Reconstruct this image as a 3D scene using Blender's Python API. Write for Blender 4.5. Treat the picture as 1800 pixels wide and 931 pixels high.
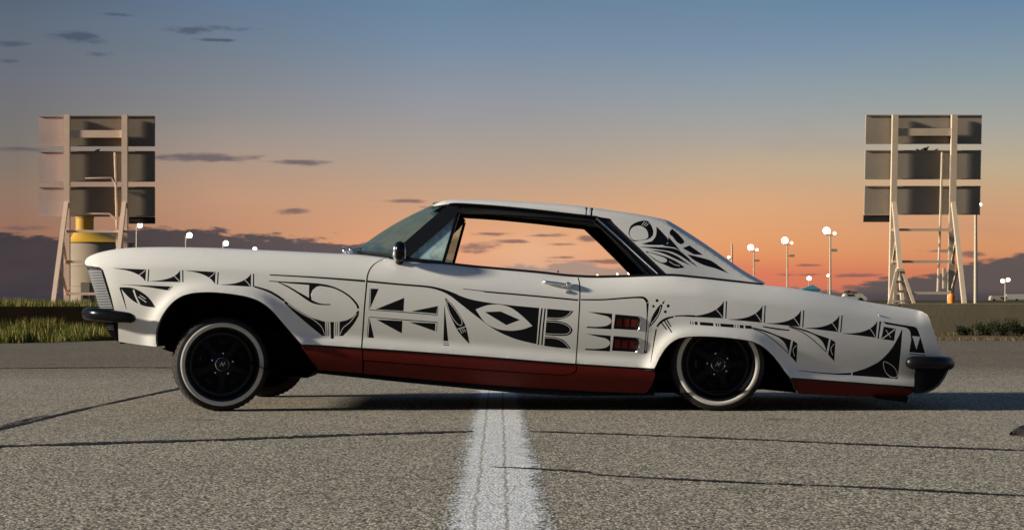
import bpy, bmesh, math, random
import numpy as np
from mathutils import Vector, Matrix
from mathutils.geometry import delaunay_2d_cdt

random.seed(7)
rng = np.random.default_rng(7)
for o in list(bpy.data.objects):
    bpy.data.objects.remove(o, do_unlink=True)
SC = bpy.context.scene
COL = SC.collection
R = math.radians

# ------------------------------------------------------------------ camera
F, H, HZ = 3230.0, 0.67, 527.0          # focal length in photo pixels, eye height, horizon row
cam_d = bpy.data.cameras.new('camera')
cam_d.sensor_width = 36.0
cam_d.lens = F / 1800.0 * 36.0
cam_d.shift_y = (HZ - 465.5) / 1800.0
cam_d.clip_end = 9000
cam_d.clip_start = 0.05
cam = bpy.data.objects.new('camera', cam_d)
COL.objects.link(cam)
cam.location = (0, 0, H)
cam.rotation_euler = (R(90), 0, 0)
SC.camera = cam
cam_d.dof.use_dof = True
cam_d.dof.focus_distance = 11.1
cam_d.dof.aperture_fstop = 14.0

# ------------------------------------------------------------------ sun
SUN_AZ, SUN_EL = 9.5, 17.5
sd = bpy.data.lights.new('sun', 'SUN')
sd.energy = 5.0
sd.angle = R(4.0)
sd.color = (1.0, 0.925, 0.80)
sun = bpy.data.objects.new('sun', sd)
COL.objects.link(sun)
dvec = Vector((math.cos(R(SUN_EL)) * math.cos(R(SUN_AZ)), math.cos(R(SUN_EL)) * math.sin(R(SUN_AZ)), -math.sin(R(SUN_EL))))
sun.rotation_euler = dvec.to_track_quat('-Z', 'Y').to_euler()

# ------------------------------------------------------------------ exposure
vs = SC.view_settings
vs.view_transform = 'Standard'
vs.look = 'None'
vs.exposure = 0.6
vs.gamma = 1.0
vs.use_curve_mapping = False

# ------------------------------------------------------------------ node helper
def lin(c):
    return tuple(((v / 255.0) / 12.92 if v <= 10 else (((v / 255.0) + 0.055) / 1.055) ** 2.4) for v in c)

class NT:
    def __init__(self, tree):
        self.t = tree
        tree.nodes.clear()
    def n(self, kind, **kw):
        nd = self.t.nodes.new(kind)
        for k, v in kw.items():
            setattr(nd, k, v)
        return nd
    def l(self, a, b):
        self.t.links.new(a, b)
    def put(self, sock, v):
        if hasattr(v, 'is_linked') or hasattr(v, 'links'):
            self.l(v, sock)
        else:
            sock.default_value = v
    def math(self, op, a, b=None, c=None, clamp=False):
        nd = self.n('ShaderNodeMath', operation=op, use_clamp=clamp)
        self.put(nd.inputs[0], a)
        if b is not None: self.put(nd.inputs[1], b)
        if c is not None: self.put(nd.inputs[2], c)
        return nd.outputs[0]
    def mix(self, f, a, b, mode='MIX'):
        nd = self.n('ShaderNodeMix', data_type='RGBA', blend_type=mode)
        self.put(nd.inputs[0], f)
        self.put(nd.inputs[6], a if hasattr(a, 'links') else (*a[:3], 1))
        self.put(nd.inputs[7], b if hasattr(b, 'links') else (*b[:3], 1))
        return nd.outputs[2]
    def ramp(self, f, stops, interp='LINEAR'):
        nd = self.n('ShaderNodeValToRGB')
        cr = nd.color_ramp
        cr.interpolation = interp
        while len(cr.elements) < len(stops): cr.elements.new(0.5)
        for e, (p, c) in zip(cr.elements, stops):
            e.position = p
            e.color = (*c, 1) if len(c) == 3 else c
        self.put(nd.inputs[0], f)
        return nd.outputs[0]
    def smooth(self, v, a, b):
        nd = self.n('ShaderNodeMapRange', interpolation_type='SMOOTHSTEP')
        self.put(nd.inputs[0], v)
        nd.inputs[1].default_value = a; nd.inputs[2].default_value = b
        nd.inputs[3].default_value = 0; nd.inputs[4].default_value = 1
        return nd.outputs[0]
    def noise(self, vec, scale, detail=4, rough=0.55):
        nd = self.n('ShaderNodeTexNoise')
        if vec is not None: self.l(vec, nd.inputs['Vector'])
        nd.inputs['Scale'].default_value = scale
        nd.inputs['Detail'].default_value = detail
        nd.inputs['Roughness'].default_value = rough
        return nd.outputs[0]

# ------------------------------------------------------------------ world: dusk sky
W = bpy.data.worlds.new('World')
SC.world = W
W.use_nodes = True
k = NT(W.node_tree)
tc = k.n('ShaderNodeTexCoord')
sep = k.n('ShaderNodeSeparateXYZ')
k.l(tc.outputs['Generated'], sep.inputs[0])
sx, sy, sz = sep.outputs
az = k.math('ARCTAN2', sx, sy)                       # 0 straight ahead, + to the right
hor = k.math('SQRT', k.math('ADD', k.math('MULTIPLY', sx, sx), k.math('MULTIPLY', sy, sy)))
el = k.math('ARCTAN2', sz, hor)
tpos = k.math('SQRT', k.math('MAXIMUM', k.math('MULTIPLY', el, 1 / 1.5708), 0.0), clamp=True)
def ypos(y):                                         # photo row -> ramp position
    return math.sqrt(max(0.0, math.atan((HZ - y) / F)) / 1.5708)
def stops(lst, zen):
    s = [(ypos(y), lin(c)) for y, c in lst]
    s.sort()
    return s + [(0.45, lin(zen[0])), (0.7, lin(zen[1])), (1.0, lin(zen[2]))]
zen = [(84, 112, 144), (64, 88, 122), (50, 68, 100)]
cols = [
 (30, [(527, (150, 96, 86)), (470, (156, 104, 86)), (430, (156, 110, 88)), (400, (152, 112, 91)), (350, (145, 118, 101)), (300, (131, 117, 106)), (250, (122, 116, 111)), (150, (108, 112, 120)), (50, (95, 107, 122)), (0, (84, 98, 116))]),
 (400, [(527, (184, 122, 98)), (470, (192, 134, 104)), (430, (194, 140, 109)), (400, (193, 143, 113)), (350, (194, 150, 121)), (300, (178, 150, 130)), (250, (160, 147, 138)), (200, (141, 139, 139)), (100, (117, 128, 141)), (0, (98, 120, 147))]),
 (760, [(527, (214, 146, 116)), (470, (228, 157, 118)), (430, (232, 163, 120)), (400, (222, 162, 122)), (350, (202, 161, 131)), (300, (183, 160, 141)), (260, (170, 158, 148)), (170, (146, 150, 159)), (75, (118, 140, 162)), (0, (104, 132, 158))]),
 (930, [(527, (196, 148, 128)), (470, (224, 172, 141)), (440, (231, 178, 139)), (400, (225, 168, 127)), (350, (204, 163, 132)), (300, (184, 161, 142)), (260, (170, 159, 148)), (170, (146, 151, 159)), (75, (119, 141, 162)), (0, (106, 131, 156))]),
 (1300, [(527, (204, 104, 90)), (480, (220, 124, 92)), (450, (229, 148, 99)), (420, (228, 160, 110)), (360, (219, 168, 126)), (300, (195, 170, 141)), (230, (166, 163, 157)), (150, (141, 155, 165)), (80, (121, 143, 167)), (0, (105, 135, 160))]),
 (1740, [(527, (196, 104, 86)), (480, (206, 126, 92)), (440, (212, 148, 104)), (400, (210, 154, 115)), (350, (202, 162, 126)), (300, (190, 171, 142)), (230, (166, 165, 157)), (150, (141, 156, 161)), (90, (125, 147, 165)), (0, (100, 132, 162))])]
base = None
for ci, (cx_, lst) in enumerate(cols):
    rmp = k.ramp(tpos, stops(lst, zen))
    if base is None: base = rmp
    else:
        mrn = k.n('ShaderNodeMapRange')
        k.l(az, mrn.inputs[0])
        mrn.inputs[1].default_value = math.atan((cols[ci - 1][0] - 900) / F); mrn.inputs[2].default_value = math.atan((cx_ - 900) / F)
        base = k.mix(mrn.outputs[0], base, rmp)
# cloud coordinates: stretched along the horizon
cmb = k.n('ShaderNodeCombineXYZ')
k.l(k.math('MULTIPLY', az, 1.0), cmb.inputs[0]); k.l(k.math('MULTIPLY', el, 4.2), cmb.inputs[1])
nz = k.math('SUBTRACT', k.noise(cmb.outputs[0], 42, 6, 0.62), 0.5)
nz2 = k.math('SUBTRACT', k.noise(cmb.outputs[0], 13, 5, 0.6), 0.5)
def AZ(x): return math.atan((x - 900) / F)
def EL(y): return math.atan((HZ - y) / F)
# faint high streaks
st = k.smooth(k.noise(cmb.outputs[0], 9, 6, 0.6), 0.52, 0.75)
base = k.mix(k.math('MULTIPLY', st, 0.10), base, lin((120, 118, 126)))
cl_list = [(205, 37, 26, 4), (350, 59, 62, 6), (385, 76, 26, 3), (145, 77, 46, 9), (172, 107, 32, 5), (20, 93, 26, 6), (15, 122, 18, 4),
           (350, 280, 92, 8), (515, 287, 56, 5), (30, 271, 44, 4), (715, 353, 34, 4), (755, 365, 30, 2.5), (838, 434, 34, 9), (870, 411, 38, 4),
           (905, 424, 26, 3), (960, 414, 30, 3), (985, 429, 26, 3), (1035, 421, 17, 6), (990, 452, 24, 3), (520, 372, 26, 5), (1655, 443, 26, 3),
           (1705, 449, 17, 5), (1415, 483, 60, 3), (1500, 485, 55, 3), (1500, 506, 18, 4), (1415, 467, 20, 2), (30, 405, 36, 4), (640, 446, 60, 4), (1050, 459, 60, 3.5)]
cf = None
for (x, y, rx, ry) in cl_list:
    u = k.math('MULTIPLY', k.math('SUBTRACT', az, AZ(x)), 1 / (rx / F))
    v = k.math('MULTIPLY', k.math('SUBTRACT', el, EL(y)), 1 / (ry / F))
    d = k.math('SQRT', k.math('ADD', k.math('MULTIPLY', u, u), k.math('MULTIPLY', v, v)))
    d = k.math('ADD', d, k.math('MULTIPLY', nz, 4.2))
    m = k.math('SUBTRACT', 1.0, k.smooth(d, 0.15, 1.35))
    cf = m if cf is None else k.math('MAXIMUM', cf, m)
ccol = k.mix(k.smooth(el, EL(500), EL(60)), lin((118, 92, 92)), lin((70, 82, 102)))
base = k.mix(k.math('MULTIPLY', cf, 0.80), base, ccol)
# cloud bank along the horizon: top row as a function of azimuth
bank = [(-60, 404), (40, 410), (100, 424), (190, 414), (290, 404), (360, 403), (450, 414), (560, 417), (640, 424), (720, 436), (820, 470), (900, 464),
        (1000, 460), (1090, 466), (1150, 480), (1250, 500), (1400, 509), (1480, 507), (1535, 490), (1600, 487), (1660, 472), (1720, 460), (1800, 454), (1860, 452)]
bs = [((AZ(x) + 0.3) / 0.6, (EL(y) / 0.05,) * 3) for x, y in bank]
bh = k.math('MULTIPLY', k.ramp(k.math('MULTIPLY', k.math('ADD', az, 0.3), 1 / 0.6), bs, 'B_SPLINE'), 0.05)
bd = k.math('SUBTRACT', k.math('ADD', bh, k.math('MULTIPLY', nz2, 0.014)), el)
nz3 = k.math('SUBTRACT', k.noise(cmb.outputs[0], 95, 6, 0.6), 0.5)
bd = k.math('ADD', bd, k.math('ADD', k.math('MULTIPLY', nz, 0.017), k.math('MULTIPLY', nz3, 0.008)))
bf = k.smooth(bd, -0.0006, 0.0024)
bcol = k.mix(k.smooth(az, AZ(150), AZ(700)), lin((59, 57, 63)), lin((92, 85, 88)))
bcol = k.mix(k.smooth(az, AZ(700), AZ(880)), bcol, lin((172, 146, 132)))
bcol = k.mix(k.smooth(az, AZ(1050), AZ(1600)), bcol, lin((86, 82, 82)))
bcol = k.mix(k.math('SUBTRACT', 1.0, k.smooth(el, 0.0005, 0.0065)), bcol, k.mix(0.55, bcol, lin((46, 52, 68))))
bcol = k.mix(k.smooth(nz2, -0.2, 0.25), bcol, k.mix(0.12, bcol, lin((130, 100, 94))))
base = k.mix(k.math('MULTIPLY', bf, 0.97), base, bcol)
bg = k.n('ShaderNodeBackground')
k.l(base, bg.inputs[0])
bg.inputs[1].default_value = 0.66
ow = k.n('ShaderNodeOutputWorld')
k.l(bg.outputs[0], ow.inputs[0])

# ------------------------------------------------------------------ materials
def mat(name):
    m = bpy.data.materials.new(name)
    m.use_nodes = True
    return m, NT(m.node_tree)
def finish(k, shader):
    o = k.n('ShaderNodeOutputMaterial')
    k.l(shader, o.inputs[0])
def simple(name, col, rough=0.5, metal=0.0, var=0.12, scale=12.0, bump=0.0, bscale=60.0, coat=0.0, spec=0.5, rvar=0.1):
    m, k = mat(name)
    tc = k.n('ShaderNodeTexCoord')
    p = k.n('ShaderNodeBsdfPrincipled')
    nz = k.noise(tc.outputs['Object'], scale, 5, 0.6)
    lo = tuple(c * (1 - var) for c in col); hi = tuple(min(1, c * (1 + var)) for c in col)
    k.l(k.mix(nz, lo, hi), p.inputs['Base Color'])
    r = k.n('ShaderNodeMapRange')
    k.l(k.noise(tc.outputs['Object'], scale * 2.3, 4), r.inputs[0])
    r.inputs[3].default_value = max(0.02, rough - rvar); r.inputs[4].default_value = min(1, rough + rvar)
    k.l(r.outputs[0], p.inputs['Roughness'])
    p.inputs['Metallic'].default_value = metal
    p.inputs['Coat Weight'].default_value = coat
    p.inputs['Specular IOR Level'].default_value = spec
    if bump:
        b = k.n('ShaderNodeBump')
        b.inputs['Strength'].default_value = bump
        b.inputs['Distance'].default_value = 0.01
        k.l(k.noise(tc.outputs['Object'], bscale, 4), b.inputs['Height'])
        k.l(b.outputs[0], p.inputs['Normal'])
    finish(k, p.outputs[0])
    return m
def emis(name, col, s):
    m, k = mat(name)
    e = k.n('ShaderNodeEmission')
    e.inputs[0].default_value = (*col, 1); e.inputs[1].default_value = s
    finish(k, e.outputs[0])
    return m
def glass(name, tint, gloss=0.25, rough=0.03, film=0.0, fcol=(0.5, 0.6, 0.6)):
    m, k = mat(name)
    t = k.n('ShaderNodeBsdfTransparent'); t.inputs[0].default_value = (*tint, 1)
    g = k.n('ShaderNodeBsdfGlossy'); g.inputs[0].default_value = (0.9, 0.95, 0.92, 1); g.inputs[1].default_value = rough
    fr = k.n('ShaderNodeFresnel'); fr.inputs[0].default_value = 1.5
    f = k.math('MULTIPLY', fr.outputs[0], gloss * 4, clamp=True)
    mx = k.n('ShaderNodeMixShader')
    k.l(f, mx.inputs[0]); k.l(t.outputs[0], mx.inputs[1]); k.l(g.outputs[0], mx.inputs[2])
    d = k.n('ShaderNodeBsdfDiffuse'); d.inputs[0].default_value = (*fcol, 1)
    tc = k.n('ShaderNodeTexCoord')
    m2 = k.n('ShaderNodeMixShader')
    k.l(k.math('MULTIPLY', k.smooth(k.noise(tc.outputs['Object'], 7, 5, 0.6), 0.2, 0.8), film * 2, clamp=True), m2.inputs[0])
    k.l(mx.outputs[0], m2.inputs[1]); k.l(d.outputs[0], m2.inputs[2])
    finish(k, m2.outputs[0])
    return m

M = {}
M['white'] = simple('white_paint', (0.68, 0.655, 0.595), 0.30, 0, 0.04, 5, 0, 60, 0.0, 0.5, 0.06)
M['print'] = simple('black_print', (0.0045, 0.0045, 0.006), 0.45, 0, 0.15, 8, spec=0.14)
M['whiteline'] = simple('pale_print', (0.60, 0.58, 0.53), 0.42, 0, 0.03, 8)
M['red'] = simple('oxblood_paint', (0.092, 0.0065, 0.0042), 0.42, 0, 0.2, 6, spec=0.18)
M['redlit'] = simple('red_insert', (0.13, 0.009, 0.006), 0.5, 0, 0.2, 30, spec=0.2)
M['black'] = simple('black_trim', (0.006, 0.006, 0.0065), 0.45, 0, 0.2, 20, spec=0.3)
M['gloss'] = simple('black_gloss', (0.004, 0.004, 0.005), 0.20, 0, 0.2, 14, spec=0.2, rvar=0.05)
M['under'] = simple('underbody_black', (0.004, 0.004, 0.004), 0.85, 0, 0.4, 30, spec=0.1)
M['chrome'] = simple('chrome', (0.75, 0.75, 0.74), 0.16, 1.0, 0.05, 20, rvar=0.05)
M['dchrome'] = simple('dull_chrome', (0.42, 0.42, 0.42), 0.34, 1.0, 0.1, 40)
M['slat'] = simple('bright_slat', (0.55, 0.55, 0.54), 0.35, 0.35, 0.1, 40)
M['rubber'] = simple('tyre_rubber', (0.014, 0.0135, 0.013), 0.72, 0, 0.3, 50, 0.15, 200, spec=0.3)
M['tread'] = simple('tyre_tread', (0.035, 0.032, 0.028), 0.9, 0, 0.4, 60, 0.2, 200, spec=0.2)
M['wwall'] = simple('whitewall', (0.54, 0.49, 0.41), 0.65, 0, 0.2, 14, 0.04, 100)
M['rimblk'] = simple('rim_black', (0.0045, 0.0045, 0.005), 0.5, 0, 0.2, 30, spec=0.13)
M['skirt'] = simple('black_skirt', (0.004, 0.004, 0.0045), 0.6, 0, 0.2, 14, spec=0.07)
M['satin'] = simple('black_satin', (0.006, 0.006, 0.007), 0.34, 0, 0.2, 14, spec=0.22, rvar=0.05)
M['brake'] = simple('brake_iron', (0.035, 0.028, 0.021), 0.7, 0.2, 0.3, 40)
M['glass'] = glass('windshield_glass', (0.46, 0.62, 0.50), 0.10, 0.03, 0.10, (0.14, 0.20, 0.13))
M['vglass'] = glass('vent_glass', (0.62, 0.86, 0.86), 0.4, 0.03, 0.42, (0.50, 0.70, 0.70))
M['bglass'] = glass('rear_glass', (0.45, 0.52, 0.5), 0.3, 0.03)
M['vinyl'] = simple('black_vinyl', (0.010, 0.010, 0.011), 0.6, 0, 0.2, 40, 0.1, 120)
M['mirror'] = simple('mirror_glass', (0.72, 0.74, 0.70), 0.12, 1.0, 0.03, 6, rvar=0.03)
M['conc'] = simple('wall_concrete', (0.17, 0.14, 0.085), 0.95, 0, 0.30, 2.2, 0.3, 18, spec=0.1)
M['darkwall'] = simple('dark_brown_wall', (0.016, 0.010, 0.006), 0.95, 0, 0.35, 3, 0.3, 18, spec=0.03)  # plain dark brown, varied by noise
M['panel'] = simple('sign_panel_olive', (0.30, 0.245, 0.18), 0.85, 0, 0.22, 0.9, 0.05, 8, spec=0.1)
M['panelp'] = simple('sign_panel_pinkish', (0.50, 0.37, 0.32), 0.85, 0, 0.22, 0.9, 0.05, 8, spec=0.1)  # paler pinkish board colour for the left wing
M['panelb'] = simple('sign_panel_black', (0.03, 0.027, 0.023), 0.8, 0, 0.3, 2, spec=0.1)
M['paneld'] = simple('sign_panel_dark', (0.22, 0.17, 0.12), 0.85, 0, 0.25, 0.9, spec=0.1)
M['post'] = simple('cream_steel', (0.76, 0.54, 0.38), 0.7, 0, 0.12, 1.5, 0.05, 14, spec=0.2)
M['post2'] = simple('weathered_steel', (0.56, 0.43, 0.30), 0.75, 0, 0.16, 1.5, 0.05, 14, spec=0.15)
M['galv'] = simple('galvanised_pole', (0.40, 0.34, 0.24), 0.55, 0.2, 0.12, 3)
M['yellow'] = simple('yellow_paint', (0.46, 0.25, 0.010), 0.65, 0, 0.2, 1.2)
M['tank'] = simple('cream_tank', (0.25, 0.19, 0.13), 0.9, 0, 0.2, 0.6, 0.05, 10)
M['orange'] = simple('orange_plastic', (0.75, 0.20, 0.01), 0.5, 0, 0.08, 6)
M['teal'] = simple('teal_canvas', (0.03, 0.16, 0.19), 0.8, 0, 0.15, 3)
M['cream'] = simple('cream_vehicle', (0.50, 0.46, 0.37), 0.4, 0, 0.06, 3)
M['tanveh'] = simple('tan_vehicle', (0.42, 0.33, 0.24), 0.4, 0, 0.06, 3)
M['dark'] = simple('dark_glass', (0.02, 0.02, 0.022), 0.2, 0, 0.1, 3)
M['tarp'] = simple('dark_tarp', (0.035, 0.03, 0.022), 0.9, 0, 0.4, 12)
M['bird'] = simple('dark_feather', (0.02, 0.02, 0.022), 0.8, 0, 0.3, 30)
M['tar'] = simple('tar_filler', (0.012, 0.011, 0.010), 0.75, 0, 0.4, 30, 0.4, 120, spec=0.25)
M['lampw'] = emis('lamp_glow', (1.0, 0.94, 0.84), 7)
M['lampd'] = emis('lamp_dim', (1.0, 0.88, 0.70), 3.2)
M['lampo'] = emis('lamp_orange', (1.0, 0.55, 0.15), 4)

def leafmat(name, c1, c2, c3):
    m, k = mat(name)
    g = k.n('ShaderNodeNewGeometry')
    p = k.n('ShaderNodeBsdfPrincipled')
    k.l(k.ramp(g.outputs['Random Per Island'], [(0, c1), (0.55, c2), (1, c3)]), p.inputs['Base Color'])
    p.inputs['Roughness'].default_value = 0.7
    p.inputs['Specular IOR Level'].default_value = 0.2
    t = k.n('ShaderNodeBsdfTranslucent')
    t.inputs[0].default_value = (*c2, 1)
    mx = k.n('ShaderNodeMixShader'); mx.inputs[0].default_value = 0.25
    k.l(p.outputs[0], mx.inputs[1]); k.l(t.outputs[0], mx.inputs[2])
    finish(k, mx.outputs[0])
    return m
M['grass'] = leafmat('verge_grass', (0.035, 0.055, 0.008), (0.12, 0.125, 0.02), (0.34, 0.22, 0.05))
M['drygrass'] = leafmat('dry_grass', (0.07, 0.06, 0.022), (0.13, 0.10, 0.04), (0.20, 0.15, 0.065))
M['shrub'] = leafmat('dark_shrub', (0.012, 0.016, 0.006), (0.025, 0.03, 0.01), (0.05, 0.05, 0.016))

def asphalt_nodes(k):
    tc = k.n('ShaderNodeTexCoord')
    v = tc.outputs['Object']
    vo = k.n('ShaderNodeTexVoronoi'); vo.inputs['Scale'].default_value = 92
    k.l(v, vo.inputs['Vector'])
    vo2 = k.n('ShaderNodeTexVoronoi'); vo2.inputs['Scale'].default_value = 210
    k.l(v, vo2.inputs['Vector'])
    s1 = k.n('ShaderNodeSeparateColor'); k.l(vo.outputs['Color'], s1.inputs[0])
    s2 = k.n('ShaderNodeSeparateColor'); k.l(vo2.outputs['Color'], s2.inputs[0])
    stone = k.ramp(s1.outputs[0], [(0.0, (0.045, 0.040, 0.030)), (0.2, (0.19, 0.163, 0.115)), (0.5, (0.45, 0.388, 0.277)), (0.82, (0.68, 0.59, 0.43)), (1.0, (0.92, 0.85, 0.69))])
    stone = k.mix(k.math('MULTIPLY', s1.outputs[1], 0.35), stone, (0.26, 0.25, 0.235))
    fine = k.ramp(s2.outputs[0], [(0, (0.09, 0.075, 0.058)), (0.7, (0.32, 0.27, 0.205)), (1, (0.52, 0.45, 0.36))])
    col = k.mix(0.18, stone, fine)
    gap = k.smooth(vo.outputs['Distance'], 0.40, 0.68)
    col = k.mix(k.math('MULTIPLY', gap, 0.74), col, (0.022, 0.019, 0.015))
    patch = k.smooth(k.noise(v, 0.55, 5, 0.6), 0.35, 0.7)
    col = k.mix(k.math('MULTIPLY', patch, 0.35), col, k.mix(1.0, col, (0.72, 0.70, 0.70), 'MULTIPLY'))
    st = k.smooth(k.noise(v, 2.6, 6, 0.65), 0.55, 0.8)
    vs_ = k.n('ShaderNodeTexVoronoi'); vs_.inputs['Scale'].default_value = 0.9
    k.l(v, vs_.inputs['Vector'])
    spot = k.math('SUBTRACT', 1.0, k.smooth(k.math('ADD', vs_.outputs['Distance'], k.math('MULTIPLY', k.noise(v, 11, 4), 0.16)), 0.10, 0.22))
    col = k.mix(k.math('MULTIPLY', spot, 0.55), col, k.mix(1.0, col, (0.35, 0.33, 0.31), 'MULTIPLY'))
    col = k.mix(k.math('MULTIPLY', st, 0.3), col, k.mix(1.0, col, (0.55, 0.52, 0.5), 'MULTIPLY'))
    hgt = k.math('SUBTRACT', k.math('MULTIPLY', s1.outputs[2], 0.5), vo.outputs['Distance'])
    hgt = k.math('ADD', hgt, k.math('MULTIPLY', vo2.outputs['Distance'], -0.35))
    b = k.n('ShaderNodeBump'); b.inputs['Strength'].default_value = 0.45; b.inputs['Distance'].default_value = 0.006
    k.l(hgt, b.inputs['Height'])
    return v, col, b.outputs[0], vo, s1
m, k = mat('chip_seal_asphalt')
v, col, nrm, vo, s1 = asphalt_nodes(k)
# light falloff painted in: asphalt colour darkens from about the far seam
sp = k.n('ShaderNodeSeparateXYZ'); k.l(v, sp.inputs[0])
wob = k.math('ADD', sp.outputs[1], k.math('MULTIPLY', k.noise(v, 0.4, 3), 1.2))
falloff = k.smooth(wob, 15.0, 20.0)
col = k.mix(k.math('MULTIPLY', falloff, 0.85), col, k.mix(1.0, col, (0.50, 0.46, 0.42), 'MULTIPLY'))
p = k.n('ShaderNodeBsdfPrincipled')
k.l(col, p.inputs['Base Color']); p.inputs['Roughness'].default_value = 0.9; p.inputs['Specular IOR Level'].default_value = 0.12
k.l(nrm, p.inputs['Normal'])
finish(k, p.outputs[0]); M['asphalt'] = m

m, k = mat('worn_white_line')
v, col, nrm, vo, s1 = asphalt_nodes(k)
uv = k.n('ShaderNodeUVMap')
su = k.n('ShaderNodeSeparateXYZ'); k.l(uv.outputs[0], su.inputs[0])
edge = k.math('ABSOLUTE', k.math('SUBTRACT', su.outputs[0], 0.5))
wear = k.math('ADD', k.noise(v, 6, 6, 0.7), k.math('MULTIPLY', s1.outputs[2], 0.45))
cover = k.math('SUBTRACT', k.math('MULTIPLY', wear, 0.42), k.math('SUBTRACT', edge, 0.24))
cover = k.smooth(cover, 0.09, 0.17)
pit = k.smooth(k.math('ADD', vo.outputs['Distance'], k.math('MULTIPLY', k.noise(v, 14, 4), 0.5)), 0.50, 0.85)
cover2 = k.math('MULTIPLY', cover, k.math('SUBTRACT', 1.0, k.math('MULTIPLY', pit, 0.55)))
ck = k.n('ShaderNodeTexVoronoi', feature='DISTANCE_TO_EDGE'); ck.inputs['Scale'].default_value = 7
k.l(v, ck.inputs['Vector'])
crk = k.math('SUBTRACT', 1.0, k.smooth(ck.outputs['Distance'], 0.0, 0.035))
cover2 = k.math('MULTIPLY', cover2, k.math('SUBTRACT', 1.0, k.math('MULTIPLY', crk, 0.45)))
wv = k.math('MULTIPLY', k.math('SUBTRACT', k.noise(v, 5, 5, 0.7), 0.5), 0.16)
for cu in (0.30, 0.58):
    lc = k.math('SUBTRACT', 1.0, k.smooth(k.math('ABSOLUTE', k.math('SUBTRACT', k.math('ADD', su.outputs[0], wv), cu)), 0.004, 0.026))
    cover2 = k.math('MULTIPLY', cover2, k.math('SUBTRACT', 1.0, k.math('MULTIPLY', lc, 0.75)))
pc = k.mix(k.math('MULTIPLY', s1.outputs[0], 0.5), (0.86, 0.87, 0.85), (0.62, 0.63, 0.62))
cc = k.mix(cover2, col, pc)
p = k.n('ShaderNodeBsdfPrincipled')
k.l(cc, p.inputs['Base Color']); p.inputs['Roughness'].default_value = 0.8
k.l(nrm, p.inputs['Normal'])
tr = k.n('ShaderNodeBsdfTransparent')
mx = k.n('ShaderNodeMixShader')
k.l(k.smooth(cover, 0.25, 0.45), mx.inputs[0]); k.l(tr.outputs[0], mx.inputs[1]); k.l(p.outputs[0], mx.inputs[2])
finish(k, mx.outputs[0]); M['line'] = m

m, k = mat('dirt_ground')
tc = k.n('ShaderNodeTexCoord')
n1 = k.noise(tc.outputs['Object'], 0.5, 6, 0.65); n2 = k.noise(tc.outputs['Object'], 7, 5, 0.7)
col = k.mix(n1, (0.085, 0.058, 0.036), (0.15, 0.105, 0.065))
col = k.mix(k.smooth(n2, 0.5, 0.8), col, (0.20, 0.155, 0.085))
p = k.n('ShaderNodeBsdfPrincipled'); k.l(col, p.inputs['Base Color']); p.inputs['Roughness'].default_value = 0.95; p.inputs['Specular IOR Level'].default_value = 0.05
b = k.n('ShaderNodeBump'); b.inputs['Strength'].default_value = 0.7; b.inputs['Distance'].default_value = 0.05
k.l(n2, b.inputs['Height']); k.l(b.outputs[0], p.inputs['Normal'])
finish(k, p.outputs[0]); M['dirt'] = m
m, k = mat('far_terrain')
tc = k.n('ShaderNodeTexCoord')
n1 = k.noise(tc.outputs['Object'], 0.08, 6, 0.65)
col = k.mix(n1, (0.035, 0.035, 0.018), (0.085, 0.07, 0.04))
p = k.n('ShaderNodeBsdfPrincipled'); k.l(col, p.inputs['Base Color']); p.inputs['Roughness'].default_value = 1; p.inputs['Specular IOR Level'].default_value = 0.02
finish(k, p.outputs[0]); M['terrain'] = m

# ------------------------------------------------------------------ geometry helpers
def tag(o, label=None, cat=None, group=None, kind=None):
    if label: o['label'] = label
    if cat: o['category'] = cat
    if group: o['group'] = group
    if kind: o['kind'] = kind
    return o
def wpos(o):
    p = Vector((0, 0, 0))
    while o is not None:
        p = p + Vector(o.location); o = o.parent
    return p
def obj(name, verts, faces, m, parent=None, smooth=40, loc=None):
    """one mesh object; verts are world coordinates"""
    me = bpy.data.meshes.new(name)
    base = wpos(parent) if parent is not None else Vector((0, 0, 0))
    off = Vector(loc) if loc is not None else Vector((0, 0, 0))
    sh = base + off if parent is None else base
    me.from_pydata([(v[0] - sh[0], v[1] - sh[1], v[2] - sh[2]) for v in verts], [], faces)
    if smooth:
        me.shade_smooth()
        me.set_sharp_from_angle(angle=R(smooth))
    me.materials.append(M[m] if isinstance(m, str) else m)
    o = bpy.data.objects.new(name, me)
    COL.objects.link(o)
    if parent is not None: o.parent = parent
    elif loc is not None: o.location = loc
    return o
def empty(name, loc, label, cat, group=None):
    o = bpy.data.objects.new(name, None)
    COL.objects.link(o)
    o.location = loc
    o.empty_display_size = 0.2
    return tag(o, label, cat, group)
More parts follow.
